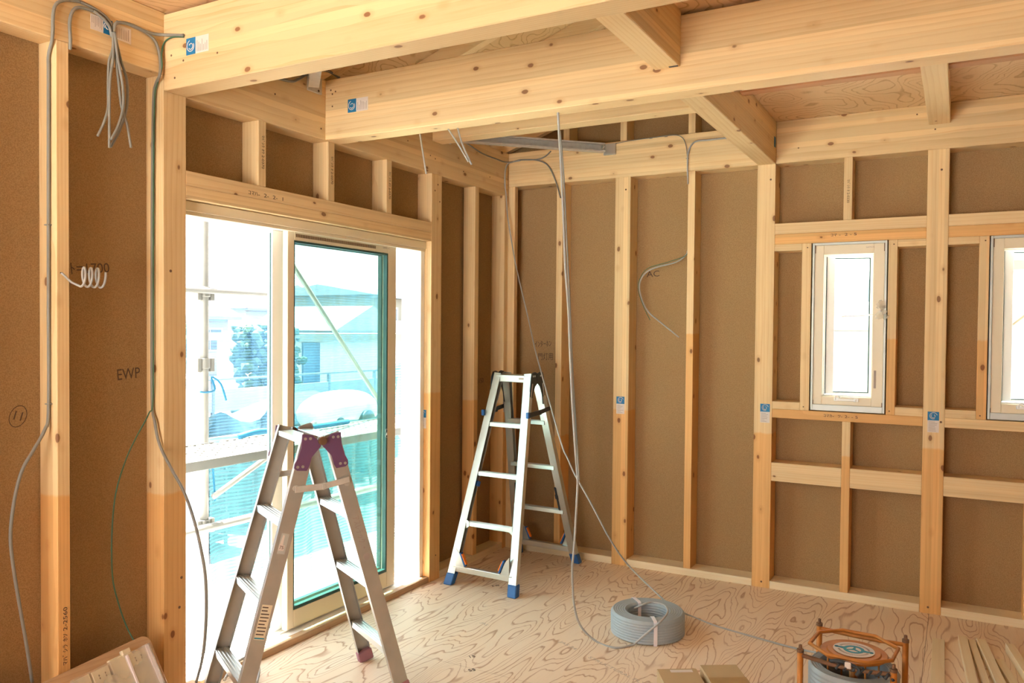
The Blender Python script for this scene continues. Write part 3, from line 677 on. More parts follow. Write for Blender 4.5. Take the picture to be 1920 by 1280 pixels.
# paper stickers on the near rails
def rail_sticker(side, end, z0, z1, w, mat, name, extra=None):
    a, b = pa(side, end, z0, .03, 0), pa(side, end, z1, .03, 0); d = (b-a).normalized(); bm = bmesh.new()
    n = Vector((end, 0, 0)); n = (n-d*n.dot(d)).normalized(); u = d.cross(n)
    add_prism(bm, [(-w/2, 0), (w/2, 0), (w/2, (b-a).length), (-w/2, (b-a).length)], a+n*.0003, u, d, n, .0006)
    o = fin(bm, name, mat, ra)
    return o, a, d, u, n
o, a, d, u, n = rail_sticker(-1, 1, .350, .475, .040, 'frame_cream', 'safety_label'); o['label'] = 'cream paper safety label with printed lines'
bm = bmesh.new()
for i in range(9):
    q = .018+i*.0125; x1 = random.uniform(.004, .017); add_prism(bm, [(-.017, q), (x1, q), (x1, q+.004), (-.017, q+.004)], a+n*.001, u, d, n, .0004)
fin(bm, 'small_print', 'ink', o)
bm = bmesh.new(); add_prism(bm, [(-.019, .003), (.019, .003), (.019, .008), (-.019, .008)], a+n*.001, u, d, n, .0004); fin(bm, 'teal_line', 'teal', o)
o, a, d, u, n = rail_sticker(-1, 1, .66, .735, .03, 'frame_grey', 'size_plate')
sg = 1 if u.y > 0 else -1
bm = bmesh.new(); add_prism(bm, [(-.013*sg, .03), (.0, .03), (-.001*sg, .07), (-.008*sg, .072)] if sg > 0 else [(.013, .03), (0, .03), (.001, .07), (.008, .072)], a+n*.001, u, d, n, .0004); fin(bm, 'white_patch', 'white_label', o)
bm = bmesh.new(); add_prism(bm, [(-.014, .012), (.008, .012), (.008, .034), (-.014, .034)], a+n*.0012, u, d, n, .0004); wp = fin(bm, 'number_patch', 'white_label', o)
def local_text(s, a, ux, uy, n, size, parent, mat, stretch=1):
    t = text_mesh('printed_mark', s, size, mat); t.parent = parent
    mw = Matrix((ux*stretch, uy, n)).transposed().to_4x4(); mw.translation = a; t.matrix_basis = mw; return t
rt_ = Vector((0, 1, 0))*1.0; rt_ = (rt_-n*n.dot(rt_)-d*d.dot(rt_)).normalized()
local_text('75', a-rt_*.003+d*.024+n*.002, rt_, d, n, .017, wp, 'ink')
aa, bb = pa(1, 1, .55, .03, 0), pa(1, 1, .8, .03, 0); d2 = (bb-aa).normalized(); n2 = Vector((1, 0, 0)); n2 = (n2-d2*n2.dot(d2)).normalized(); r2_ = Vector((0, 1, 0)); r2_ = (r2_-n2*n2.dot(r2_)-d2*d2.dot(r2_)).normalized()
local_text('ｱｽﾚﾁｯｸ・●', (aa+bb)/2+n2*.001, -d2, r2_, n2, .036, ra, 'ink_light', 1.1)

# ---- the far one: bright aluminium with blue feet
def footB(rail, pt, side, end, d, s, u):
    bm = bmesh.new(); c = pt(side, end, .0, .018, .024)
    vs = add_box(bm, (-.029, -.023, .001), (.029, .023, .068)); lean = pt(side, end, .068, .018, .024)-c
    for v in vs:
        if v.co.z > .01: v.co += Vector((lean.x, lean.y, 0)); v.co.x = v.co.x
        else: v.co.x += end*.004; v.co.y += side*.006
        v.co += Vector((c.x, c.y, 0))
    f = fin(bm, 'rubber_foot', 'blue', rail, .005); f['label'] = 'blue rubber foot'
LB = (.413, -.54)
rb, pb = ladder(LB, -.038, 1.255, .268, .493, .061, .411, (.367, .662, .957), .050, .036,
                dict(name='stepladder', foot=.06, style='F', rail='alu', step='alu', foot_fn=footB), .040, .026)
tag(rb, 'bright aluminium stepladder with blue feet standing near the far corner', 'ladder')
for side in (-1, 1):
    a, b = pb(side, -1, .10, 0, .03), pb(side, 1, .10, 0, .03)
    bm = bmesh.new(); add_box(bm, (a.x, min(a.y, a.y-side*.03), .078), (b.x, max(a.y, a.y-side*.03), .112)); fin(bm, 'bottom_bar', 'alu', rb, .002)
    a, b = pb(side, -1, 1.235, 0, .02), pb(side, 1, 1.235, 0, .02)
    bm = bmesh.new(); add_box(bm, (a.x, min(a.y, side*.010), 1.205), (b.x, max(a.y, side*.010), 1.248)); ts = fin(bm, 'top_step', 'alu', rb, .002)
    if side < 0:
        bm = bmesh.new(); add_box(bm, (.05, a.y-.0008, 1.222), (.09, a.y, 1.234)); fin(bm, 'small_print', 'ink_light', ts)
    for end in (-1, 1):
        # corner gusset with the orange and blue release lever
        c = pb(side, end, .12, 0, .048); bm = bmesh.new()
        add_prism(bm, [(0, 0), (-end*.062, 0), (-end*.030, .075), (0, .11)], (c.x, c.y+side*.001, .108), (1, 0, 0), (0, 0, 1), (0, side, 0), .004); g = fin(bm, 'corner_gusset', 'alu', rb, .0008)
        bm = bmesh.new(); add_bar(bm, (c.x-end*.068, c.y, .118), (c.x-end*.034, c.y, .196), .024, .010, up=(1, 0, 0)); l = fin(bm, 'release_lever', 'blue', rb, .002); l['label'] = 'blue release lever with an orange grip'
        bm = bmesh.new(); add_bar(bm, (c.x-end*.074, c.y, .130), (c.x-end*.044, c.y, .190), .020, .008, up=(1, 0, 0)); fin(bm, 'grip', 'orange', l, .002)
        for z in (.367,):
            q = pb(side, end, z, 0, .05); bm = bmesh.new(); add_prism(bm, [(0, -.040), (-end*.02, -.026), (-end*.02, .002), (0, .014)], (q.x, q.y+side*.0005, z), (1, 0, 0), (0, 0, 1), (0, side, 0), .003); fin(bm, 'step_bracket', 'alu', rb)
for end in (-1, 1):
    for side in (-1, 1):
        x = pb(side, end, 1.2).x+end*.0015
        pl = [(.0, 1.20), (.004, 1.262), (.030, 1.270), (.062, 1.266), (.078, 1.235), (.098, 1.10), (.104, 1.075), (.090, 1.062), (.070, 1.068), (.058, 1.13), (.030, 1.18)]
        bm = bmesh.new(); add_prism(bm, [(side*p, q) for p, q in pl], (x, 0, 0), (0, 1, 0), (0, 0, 1), (end, 0, 0), .006); br = fin(bm, 'hinge_bracket', 'black', rb, .001); br['label'] = 'black slotted hinge bracket'
        bm = bmesh.new(); add_bar(bm, (x+end*.0062, side*.062, 1.20), (x+end*.0062, side*.082, 1.10), .002, .010, up=(0, 1, 0)); fin(bm, 'slot', 'steel', br)
        for p, q in ((.035, 1.245), (.055, 1.245), (.078, 1.08), (.096, 1.08)): bm = bmesh.new(); add_disc(bm, (x+end*.006, side*p, q), (end, 0, 0), .006, .002, 10); fin(bm, 'rivet', 'steel', br)
    bm = bmesh.new(); xx = pb(1, end, 1.02).x+end*.006
    add_bar(bm, (xx, -.135, 1.012), (xx, .02, 1.022), .012, .030, up=(0, 0, 1)); add_bar(bm, (xx+end*.006, -.01, 1.022), (xx+end*.006, .135, 1.040), .010, .026, up=(0, 0, 1))
    sb = fin(bm, 'spreader_lock', 'black', rb, .003)
    bm = bmesh.new(); add_box(bm, (xx-.009, -.150, .996), (xx+.009, -.130, 1.032)); fin(bm, 'lock_button', 'blue', sb, .002)
    # telescopic leg adjusters inside the far rails
    a = pb(1, end, .52, .03, .05); b = pb(1, end, .36, .03, .05); bm = bmesh.new(); add_bar(bm, a, b, .016, .02); add_bar(bm, pb(1, end, .47, .02, .052), pb(1, end, .44, .02, .052), .03, .03); fin(bm, 'leg_adjuster', 'black', rb, .002)
    a = pb(-1, end, .60, .03, .05); b = pb(-1, end, .57, .03, .05); bm = bmesh.new(); add_bar(bm, a, b, .02, .024); fin(bm, 'leg_adjuster', 'blue', rb, .002)

# ================================================================== CABLES
K = {
'stud_left':[(0.062,-3.127,2.681),(0.062,-3.175,2.669),(0.062,-3.209,2.645),(0.062,-3.222,2.606),(0.062,-3.224,2.541),(0.045,-3.218,2.51),(0.022,-3.215,2.468),(0.021,-3.215,2.384),(0.018,-3.215,1.92),(0.016,-3.215,1.546),(0.014,-3.215,1.225),(0.02,-3.232,1.161),(0.02,-3.272,1.092),(0.02,-3.308,1.032),(0.02,-3.333,0.944),(0.02,-3.348,0.82),(0.02,-3.34,0.708),(0.02,-3.321,0.575),(0.02,-3.297,0.419),(0.02,-3.279,0.286)],
'stub':[(0.062,-3.078,2.666),(0.062,-3.127,2.66),(0.062,-3.152,2.64),(0.062,-3.164,2.598),(0.062,-3.162,2.534),(0.05,-3.156,2.504)],
'bundle_top1':[(0.062,-3.127,2.681),(0.062,-3.077,2.676),(0.062,-3.037,2.665),(0.062,-3.01,2.642),(0.062,-3.001,2.605)],
'bundle_top2':[(0.066,-3.079,2.665),(0.066,-3.045,2.652),(0.066,-3.018,2.628),(0.066,-3.008,2.593)],
'h1':[(0.074,-3.01,2.61),(0.074,-3.01,2.552),(0.074,-3.026,2.492),(0.074,-3.029,2.39),(0.074,-3.029,2.332),(0.074,-3.044,2.274),(0.074,-3.07,2.216)],
'h2':[(0.082,-3.013,2.608),(0.082,-3.015,2.51),(0.082,-3.028,2.409),(0.082,-3.03,2.181)],
'h3':[(0.088,-3.013,2.607),(0.088,-3.0,2.514),(0.088,-2.981,2.421),(0.088,-2.979,2.343),(0.088,-2.999,2.269),(0.088,-3.028,2.21)],
'h4':[(0.08,-3.009,2.606),(0.08,-3.003,2.533),(0.08,-2.993,2.438),(0.08,-2.98,2.343),(0.08,-2.957,2.28),(0.08,-2.942,2.199)],
'h5':[(0.072,-3.0,2.602),(0.072,-2.976,2.513),(0.072,-2.953,2.451),(0.072,-2.951,2.372),(0.072,-2.96,2.32),(0.072,-2.988,2.244),(0.072,-3.018,2.188)],
'to_beam':[(0.066,-3.002,2.614),(0.066,-2.996,2.644),(0.066,-2.976,2.658),(0.066,-2.933,2.665),(0.066,-2.873,2.661),(0.062,-2.824,2.666),(0.1,-2.79,2.667),(0.18,-2.79,2.653)],
'down_gray':[(0.062,-2.93,2.665),(0.062,-2.863,2.657),(0.062,-2.826,2.638),(0.062,-2.807,2.597),(0.062,-2.803,2.546),(0.062,-2.807,2.509),(0.017,-2.79,2.487),(0.004,-2.79,2.432),(-0.003,-2.79,2.19),(-0.007,-2.79,1.766),(-0.008,-2.79,1.253),(0.022,-2.8,1.148),(0.054,-2.8,1.054),(0.124,-2.8,0.965),(0.195,-2.8,0.884),(0.25,-2.8,0.786),(0.292,-2.8,0.672),(0.316,-2.8,0.573),(0.322,-2.8,0.45),(0.313,-2.8,0.325),(0.296,-2.8,0.239),(0.265,-2.8,0.153)],
'down_green':[(0.18,-2.79,2.647),(0.112,-2.79,2.656),(0.066,-2.788,2.644),(0.066,-2.8,2.598),(0.066,-2.8,2.536),(0.027,-2.793,2.481),(0.014,-2.793,2.43),(0.007,-2.793,2.188),(0.004,-2.793,1.765),(0.003,-2.793,1.253),(0.0,-2.81,1.18),(0.0,-2.866,1.09),(0.0,-2.91,1.008),(0.0,-2.952,0.884),(0.0,-2.968,0.733),(0.0,-2.966,0.568),(0.0,-2.942,0.458),(0.02,-2.916,0.35),(0.08,-2.902,0.269),(0.12,-2.869,0.182),(0.12,-2.846,0.139)],
'b1':[(0.546,-1.757,2.47),(0.593,-1.8,2.375),(0.616,-1.8,2.258)],
'b2':[(0.72,-1.783,2.47),(0.798,-1.8,2.374),(0.851,-1.8,2.294)],
'b3':[(0.774,-1.778,2.47),(0.809,-1.79,2.385),(0.862,-1.79,2.282)],
'long':[(1.315,-1.818,2.47),(1.288,-1.75,2.386),(1.302,-1.75,2.199),(1.315,-1.75,1.99),(1.325,-1.75,1.804),(1.342,-1.75,1.618),(1.352,-1.75,1.432),(1.365,-1.75,1.223),(1.38,-1.75,1.038),(1.359,-1.68,0.9),(1.353,-1.66,0.834),(1.275,-1.52,0.532),(1.237,-1.46,0.385),(1.217,-1.39,0.189),(1.237,-1.35,0.075),(1.309,-1.318,0.004),(1.414,-1.341,0.004),(1.472,-1.277,0.006),(1.493,-1.263,0.021),(1.521,-1.256,0.05),(1.549,-1.246,0.078),(1.576,-1.231,0.104),(1.6,-1.217,0.13),(1.604,-1.158,0.138),(1.587,-1.082,0.138),(1.533,-0.997,0.13),(1.468,-0.984,0.126),(1.435,-1.035,0.122),(1.386,-1.013,0.09)],
'long2':[(1.298,-1.76,2.394),(1.313,-1.75,2.198),(1.329,-1.75,1.943),(1.347,-1.75,1.664),(1.361,-1.74,1.339),(1.385,-1.74,1.037),(1.388,-1.72,0.871)],
'reel':[(0.06,-0.116,2.533),(0.06,-0.093,2.463),(0.074,-0.1,2.333),(0.101,-0.1,2.184),(0.14,-0.1,1.999),(0.188,-0.1,1.815),(0.24,-0.1,1.632),(0.43,-0.35,1.42),(0.566,-0.52,1.28),(0.918,-0.95,0.919),(0.985,-1.0,0.837),(1.037,-1.0,0.741),(1.133,-1.0,0.596),(1.223,-0.96,0.415),(1.268,-0.814,0.25),(1.418,-0.827,0.14),(1.522,-0.861,0.09),(1.569,-0.728,0.006),(1.752,-0.814,0.004),(1.929,-0.864,0.004),(2.153,-0.955,0.02),(2.329,-1.33,0.16)],
'ac':[(1.337,-0.03,2.032),(1.327,-0.03,2.006),(1.266,-0.03,1.964),(1.125,-0.03,1.932),(1.054,-0.03,1.893),(1.022,-0.03,1.822),(1.041,-0.03,1.729),(1.086,-0.03,1.65),(1.176,-0.03,1.578),(1.289,-0.03,1.491)],
'ac_green':[(1.347,-0.04,2.024),(1.317,-0.04,1.995),(1.206,-0.04,1.962),(1.082,-0.04,1.929),(1.029,-0.04,1.865),(1.019,-0.04,1.787),(1.056,-0.04,1.684),(1.101,-0.04,1.598)],
'beam_run':[(1.59,-0.062,2.701),(1.476,-0.062,2.7),(1.386,-0.062,2.697),(1.346,-0.062,2.645),(1.34,-0.062,2.557),(1.345,-0.062,2.441)],
'beam_run2':[(0.825,-0.062,2.738),(0.954,-0.062,2.748),(1.133,-0.062,2.753),(1.245,-0.062,2.754),(1.3,-0.062,2.735),(1.328,-0.062,2.683),(1.34,-0.062,2.59)],
'corner_run':[(0.062,-0.645,2.717),(0.062,-0.57,2.706),(0.062,-0.409,2.684),(0.062,-0.238,2.682),(0.062,-0.109,2.685),(0.096,-0.062,2.694),(0.15,-0.062,2.7),(0.276,-0.062,2.692),(0.345,-0.062,2.707),(0.389,-0.062,2.739)],
'corner_down':[(0.062,-0.101,2.646),(0.078,-0.062,2.692)],
'corner_left':[(0.151,-0.064,2.696),(0.088,-0.064,2.691),(0.064,-0.089,2.67),(0.064,-0.117,2.606),(0.064,-0.116,2.515)],
'corner_right':[(0.151,-0.064,2.7),(0.276,-0.064,2.688),(0.367,-0.064,2.644),(0.428,-0.064,2.531),(0.466,-0.064,2.417)],
'floor_tail':[(0.086,-2.514,0.01),(0.07,-2.443,0.05),(0.081,-2.379,0.06),(0.146,-2.378,0.03),(0.221,-2.456,0.01)],
'brace_cable':[(0.062,-2.222,2.671),(0.062,-2.113,2.682),(0.062,-2.062,2.706),(0.062,-2.01,2.744),(0.07,-1.946,2.779),(0.07,-1.872,2.798),(0.07,-1.791,2.787)],
'helix':[(0.062,-3.203,1.712),(0.062,-3.173,1.682),(0.062,-3.13,1.709)],
}
def cable(name, keys, label, cat='cable', r=.0048, mat='cable', group=None, sm=6):
    t = None
    if isinstance(keys, str): keys = [keys]
    bm = bmesh.new()
    org = Vector(K[keys[0]][0])
    for k in keys: add_tube(bm, [Vector(p)-org for p in catmull(K[k], sm)], r, 8)
    o = fin(bm, name, mat, None, smooth=True); o.location = org; tag(o, label, cat, group); return o
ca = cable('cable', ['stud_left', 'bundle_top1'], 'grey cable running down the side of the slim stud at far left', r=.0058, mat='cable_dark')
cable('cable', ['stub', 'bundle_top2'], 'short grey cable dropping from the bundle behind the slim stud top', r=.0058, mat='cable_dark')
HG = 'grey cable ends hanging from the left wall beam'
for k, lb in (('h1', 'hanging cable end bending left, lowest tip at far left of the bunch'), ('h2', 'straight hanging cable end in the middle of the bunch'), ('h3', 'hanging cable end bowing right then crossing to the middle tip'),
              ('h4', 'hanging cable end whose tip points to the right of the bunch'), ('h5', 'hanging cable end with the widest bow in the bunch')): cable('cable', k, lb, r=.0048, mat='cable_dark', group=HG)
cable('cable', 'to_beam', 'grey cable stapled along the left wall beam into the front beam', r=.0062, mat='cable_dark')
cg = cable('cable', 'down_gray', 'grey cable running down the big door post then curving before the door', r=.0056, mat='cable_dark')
cable('cable', 'down_green', 'thin green earth wire running down the big door post and curving left', 'wire', .0028, 'cable_green')
HB = 'cut cable ends hanging below the second beam'
cable('cable', 'b1', 'single pale cable end hanging below the second beam, leftmost', r=.0042, mat='cable', group=HB)
cable('cable', 'b2', 'slanting pale cable end joining another below the second beam', r=.0038, mat='cable', group=HB)
cable('cable', 'b3', 'curved pale cable end hanging below the second beam, rightmost', r=.0042, mat='cable', group=HB)
cable('cable', 'long', 'long grey cable hanging from the second beam, looping on the floor to the coil', r=.0052)
cable('cable', 'long2', 'second grey cable hanging beside the long one, ending at ladder height', r=.0036, mat='cable_dark')
cable('cable', 'reel', 'long grey cable leading from the corner over the far stepladder to the reel', r=.0046)
cable('cable', 'ac', 'short grey cable looping from a back wall stud over the handwriting', r=.0046)
cable('cable', 'ac_green', 'thin green wire beside the short looping cable on the back wall', 'wire', .0022, 'cable_green')
cable('cable', 'beam_run', 'grey cable clipped to the back beam bending down onto the slim stud', r=.0052, mat='cable')
cable('cable', 'beam_run2', 'thin grey cable clipped along the top edge of the back beam', r=.0026, mat='cable_dark')
cable('cable', 'corner_run', 'dark cable clipped along the left beam and round the far corner', r=.0045, mat='cable_dark')
cable('cable', 'corner_left', 'grey cable branching down at the far corner of the beams', r=.0050, mat='cable')
cable('cable', 'corner_right', 'grey cable arching right and down over the corner of the back beam', r=.0045, mat='cable_dark')
cable('cable', 'floor_tail', 'grey cable tail curling on the floor by the near stepladder', r=.0062)
cable('cable', 'brace_cable', 'pair of dark cables draped over the beam beside the front steel brace', r=.007, mat='cable_dark')
pts = [(.0625, -3.197, 1.712), (.066, -3.185, 1.700), (.075, -3.168, 1.680)]
for i in range(49):
    q = -PI*.65+i*PI/7; pts.append((.095+.026*math.cos(q)*.7, -3.150+.0125*i/7, 1.700+.034*math.sin(q)))
K['coil_loop'] = pts
cable('cable', 'coil_loop', 'clear grey cable wound in small loops sticking out of the slim stud', r=.0042, mat='cable', sm=2)
# staples holding the cables
def staples(par, pts, face, w=.02):
    bm = bmesh.new(); a, b, n = FACE[face]
    for p in pts:
        p = Vector(p)-par.location; add_bar(bm, p-a*w/2+n*.006, p+a*w/2+n*.006, .003, .003, up=tuple(n))
    return fin(bm, 'cable_clip', 'cable_dark', par)
staples(bpy.data.objects['ceiling_beam.002'], [(H+.008, -2.86, 2.655), (H+.008, -2.98, 2.66)], 'x')
staples(bK1, [(.20, -H-.006, 2.697), (.30, -H-.006, 2.69), (1.1, -H-.006, 2.748), (1.2, -H-.006, 2.748), (1.34, -H-.006, 2.6)], 'y')
for par, z in ((ca, 1.88), (ca, 1.25)):
    bm = bmesh.new(); add_box(bm, (.004, -3.2225, z-.002), (.026, -3.2085, z+.002)); bmesh.ops.translate(bm, verts=bm.verts[:], vec=-par.location); fin(bm, 'cable_clip', 'cable_dark', par)

# ================================================================== STEEL CORNER BRACES
def brace(p, q, label, eps=.045):
    p, q = Vector(p), Vector(q); c = (p+q)/2
    r = empty('steel_brace', c, label, 'brace', 'galvanised corner braces')
    bm = bmesh.new(); d = (q-p).normalized(); s, u, _ = frame_from(d)
    for ca_, cb_, wa, wb in ((0, .0265, .050, .003), (0, -.0265, .050, .003), (.0235, 0, .003, .05)): add_bar(bm, p-c, q-c, wa, wb, ca=ca_, cb=cb_)
    add_bar(bm, p-c, q-c, .006, .006, ca=-.022, cb=.022); add_bar(bm, p-c, q-c, .006, .006, ca=-.022, cb=-.022)
    fin(bm, 'channel', 'steel', r, .0006)
    return r, c
rr, c = brace((.085, -.800, 2.705), (.790, -.092, 2.712), 'galvanised steel brace crossing the far ceiling corner diagonally')
bm = bmesh.new(); add_box(bm, Vector((.775, -.066, 2.672))-c, Vector((.86, -.0535, 2.745))-c); fin(bm, 'end_plate', 'alu', rr, .002)['label'] = 'bright bolted end plate'
for z, r_ in ((2.72, .012), (2.695, .009)): bm = bmesh.new(); add_disc(bm, Vector((.785, -.09, z))-c, (-.3, -1, .1), r_, .012, 6); fin(bm, 'bolt', 'alu', rr)
bm = bmesh.new(); add_box(bm, Vector((.0530, -.86, 2.668))-c, Vector((.066, -.775, 2.742))-c); fin(bm, 'end_plate', 'steel', rr, .002)
rr, c = brace((.085, -1.985, 2.712), (.760, -2.645, 2.712), 'galvanised steel brace behind the front beam on the left wall')
bm = bmesh.new(); add_box(bm, Vector((.0530, -2.000, 2.672))-c, Vector((.064, -1.905, 2.750))-c); ep = fin(bm, 'end_plate', 'steel', rr, .002)
for y, z in ((-1.93, 2.73), (-1.94, 2.71), (-1.93, 2.685), (-1.955, 2.70)): bm = bmesh.new(); add_disc(bm, Vector((.064, y, z))-c, (1, 0, 0), .006, .001, 10); fin(bm, 'bolt_hole', 'ink', ep)
bm = bmesh.new(); add_box(bm, Vector((.72, -2.6765, 2.672))-c, Vector((.81, -2.664, 2.75))-c); fin(bm, 'end_plate', 'steel', rr, .002)

# ================================================================== CABLE COIL
cc = empty('cable_coil', (1.475, -1.062, 0), 'blue-grey coil of new cable tied with white tape on the floor', 'cable coil')
prof = []
R0, R1, HH = .102, .187, .116
def bump(n, a, b, amp, ax):
    out = []
    for i in range(n*4):
        t = (i+.5)/(n*4); q = amp*(abs(math.sin(PI*(t*n)))**.6-1)
        p = Vector(a).lerp(Vector(b), t); out.append((p[0]+ax[0]*q, p[1]+ax[1]*q))
    return out
prof += bump(8, (R1, .003), (R1, HH-.008), .008, (1, 0)) + bump(6, (R1-.008, HH), (R0+.008, HH), .005, (0, 1)) + bump(8, (R0, HH-.008), (R0, .003), .008, (-1, 0))
bm = bmesh.new(); add_lathe(bm, [(r, max(z, .002)) for r, z in prof]+[prof[0]], 72); fin(bm, 'wound_cable', 'coil', cc, smooth=True)
for i, ang in enumerate((-1.02, 2.35)):
    bm = bmesh.new(); rad = Vector((math.cos(ang), math.sin(ang), 0)); tan = Vector((-math.sin(ang), math.cos(ang), 0))
    def loop(e): return [(R0-e, .001), (R0-e, HH-.004+e*.5), (R0+.010, HH+e), (R1-.010, HH+e), (R1+e, HH-.006+e*.5), (R1+e, .001)]
    add_prism(bm, loop(.0042)+loop(.0026)[::-1], tan*-.009, rad, (0, 0, 1), tan, .018)
    fin(bm, 'tape_band', 'tape', cc)['label'] = 'white tape band'

# ================================================================== CABLE REEL ON ITS ORANGE STAND
RC = Vector((2.513, -1.659, 0)); s_ = .160
rz = -.065
cr = empty('cable_reel', RC, 'rusty orange steel cable reel stand wound with grey cable', 'cable reel', rz=rz)
def tb(nm, pts, r, mat='orange_metal', par=None, sm=0, closed=False): return tube(nm, pts, r, mat, par or cr, 8, closed, sm)
for i, j in ((-1, -1), (1, -1), (1, 1), (-1, 1)):
    p = tb('post', [(i*s_, j*s_, .002), (i*s_, j*s_, .335)], .0115)
    bm = bmesh.new(); add_lathe(bm, [(.001, .335), (.013, .335), (.013, .346), (.007, .347), (.006, .362), (.001, .364)], 12, (i*s_, j*s_, 0)); fin(bm, 'post_cap', 'rust', p)
for i, j, k, l in ((-1, 1, 1, 1), (-1, -1, 1, -1)):
    tb('hoop_bar', [(i*s_, j*s_, .325), (i*s_*.75, j*s_*1.02, .322), (i*s_*.3, j*s_*1.06, .318), (k*s_*.3, l*s_*1.06, .318), (k*s_*.75, l*s_*1.02, .322), (k*s_, l*s_, .325)], .0085, 'orange_metal' if j > 0 else 'rust', sm=4)
for z in (.02,): tb('base_bar', [(-s_, -s_, z), (s_, -s_, z), (s_, s_, z), (-s_, s_, z)], .009, closed=True)
tb('base_bar', [(-s_, -s_, .02), (s_, s_, .02)], .009); tb('base_bar', [(-s_, s_, .02), (s_, -s_, .02)], .009)
tb('carrying_hoop', [(.150*x/.11, .150*y/.11, .340) for x, y, z in [(.04, .108, 0), (-.05, .105, 0), (-.105, .05, 0), (-.108, -.05, 0), (-.05, -.105, 0), (.05, -.105, 0), (.105, -.05, 0), (.108, .045, 0)]], .0075, sm=0, closed=True)
bm = bmesh.new(); add_lathe(bm, [(.001, .309), (.118, .309), (.122, .313), (.118, .318), (.098, .318), (.094, .322), (.001, .324)], 48); pl = fin(bm, 'top_plate', 'orange_metal', cr, smooth=False)
bm = bmesh.new(); add_lathe(bm, [(.001, .3245), (.074, .3245), (.074, .3253), (.001, .3254)], 40); st = fin(bm, 'round_sticker', 'white_label', pl); st['label'] = 'round white maker sticker with a teal emblem'
bm = bmesh.new(); add_lathe(bm, [(.026, .3254), (.038, .3254), (.038, .3262), (.026, .3262), (.026, .3254)], 36)
for a0 in (0, PI): add_prism(bm, [(.036, -.010), (.066, -.003), (.066, .003), (.036, .010)], (0, 0, .3254), (math.cos(a0), math.sin(a0), 0), (-math.sin(a0), math.cos(a0), 0), (0, 0, 1), .0008)
for k in range(3):
    a0 = PI/2+k*2*PI/3; add_prism(bm, [(0, -.006), (.026, -.003), (.026, .003), (0, .006)], (0, 0, .3254), (math.cos(a0), math.sin(a0), 0), (-math.sin(a0), math.cos(a0), 0), (0, 0, 1), .0008)
for a0 in (0, PI): add_disc(bm, (.062*math.cos(a0), 0, .3254), (0, 0, 1), .008, .0008, 12)
fin(bm, 'emblem', 'teal', st)
bm = bmesh.new()
for k in range(26):
    a0 = .25+k*2.64/26
    for sg in (1, -1): add_prism(bm, [(.050, -.0012), (.058, -.0012), (.058, .0012), (.050, .0012)], (0, 0, .3254), (math.cos(a0)*1, sg*math.sin(a0), 0), (-sg*math.sin(a0), math.cos(a0), 0), (0, 0, 1), .0006)
fin(bm, 'lettering', 'ink_light', st)['kind'] = 'stuff'
bm = bmesh.new(); add_tube(bm, [(0, 0, .01), (0, 0, .311)], .016, 12); fin(bm, 'spindle', 'orange_metal', cr, smooth=True)
for a0 in (.6, 2.2, 3.7, 5.3): tb('drum_rod', [(.098*math.cos(a0), .098*math.sin(a0), .03), (.098*math.cos(a0), .098*math.sin(a0), .313)], .0035)
pf = bump(14, (.163, .030), (.163, .258), .009, (1, 0))+bump(4, (.158, .266), (.118, .266), .010, (0, 1))+[(.114, .258), (.114, .030), (.163, .030)]
bm = bmesh.new(); add_lathe(bm, pf, 64); fin(bm, 'wound_cable', 'coil', cr, smooth=True)['label'] = 'grey cable wound round the drum'
bm = bmesh.new(); add_tube(bm, [(-.045+.012*k/8+.018*k/8*3, -s_*1.06+.010*math.sin(k*1.9), .318+.010*math.cos(k*1.9)) for k in range(26)], .0055, 6)
add_tube(bm, catmull([(-.05, -s_*1.06, .33), (-.02, -s_*1.1, .338), (.02, -s_*1.04, .33), (.05, -s_*1.1, .322), (.04, -s_*1.1, .30)], 4), .007, 6); fin(bm, 'black_tape_wrap', 'black', cr, smooth=True)['label'] = 'black tape wrapped round the front bar'
bm = bmesh.new(); add_box(bm, (.0, -s_*1.14, .318), (.022, -s_*1.10, .342)); fin(bm, 'wrap_tag', 'white_label', cr, .003)

# ================================================================== LUMBER, BOXES, BENCH
LG = 'pale battens lying on the floor'
def stick(p, q, w, h, label, z=0):
    p, q = Vector((*p, z+h/2)), Vector((*q, z+h/2)); c = (p+q)/2; L = (q-p).length
    bm = bmesh.new(); add_box(bm, (-L/2, -w/2, -h/2), (L/2, w/2, h/2)); o = fin(bm, 'batten', 'wood_pale', None, .0015); gcoords(o.data, 0)
    o.location = c; o.rotation_euler = (0, 0, math.atan2(q.y-p.y, q.x-p.x)); tag(o, label, 'batten', LG)
stick((2.885, -.41), (2.975, -1.75), .040, .030, 'pale batten in front of the sill, second from the left')
stick((2.925, -.42), (3.050, -1.75), .030, .022, 'thin low batten between two thicker ones on the floor')
stick((2.965, -.41), (3.130, -1.75), .040, .030, 'pale batten on the floor, middle of the pile')
stick((3.085, -.44), (3.290, -1.75), .038, .040, 'pale batten with a square end, rightmost of the pile')
stick((2.780, -.46), (2.800, -1.75), .055, .012, 'thin flat batten, leftmost of the pile')
stick((3.036, -.62), (3.222, -1.75), .036, .020, 'low batten half hidden beside the rightmost one')

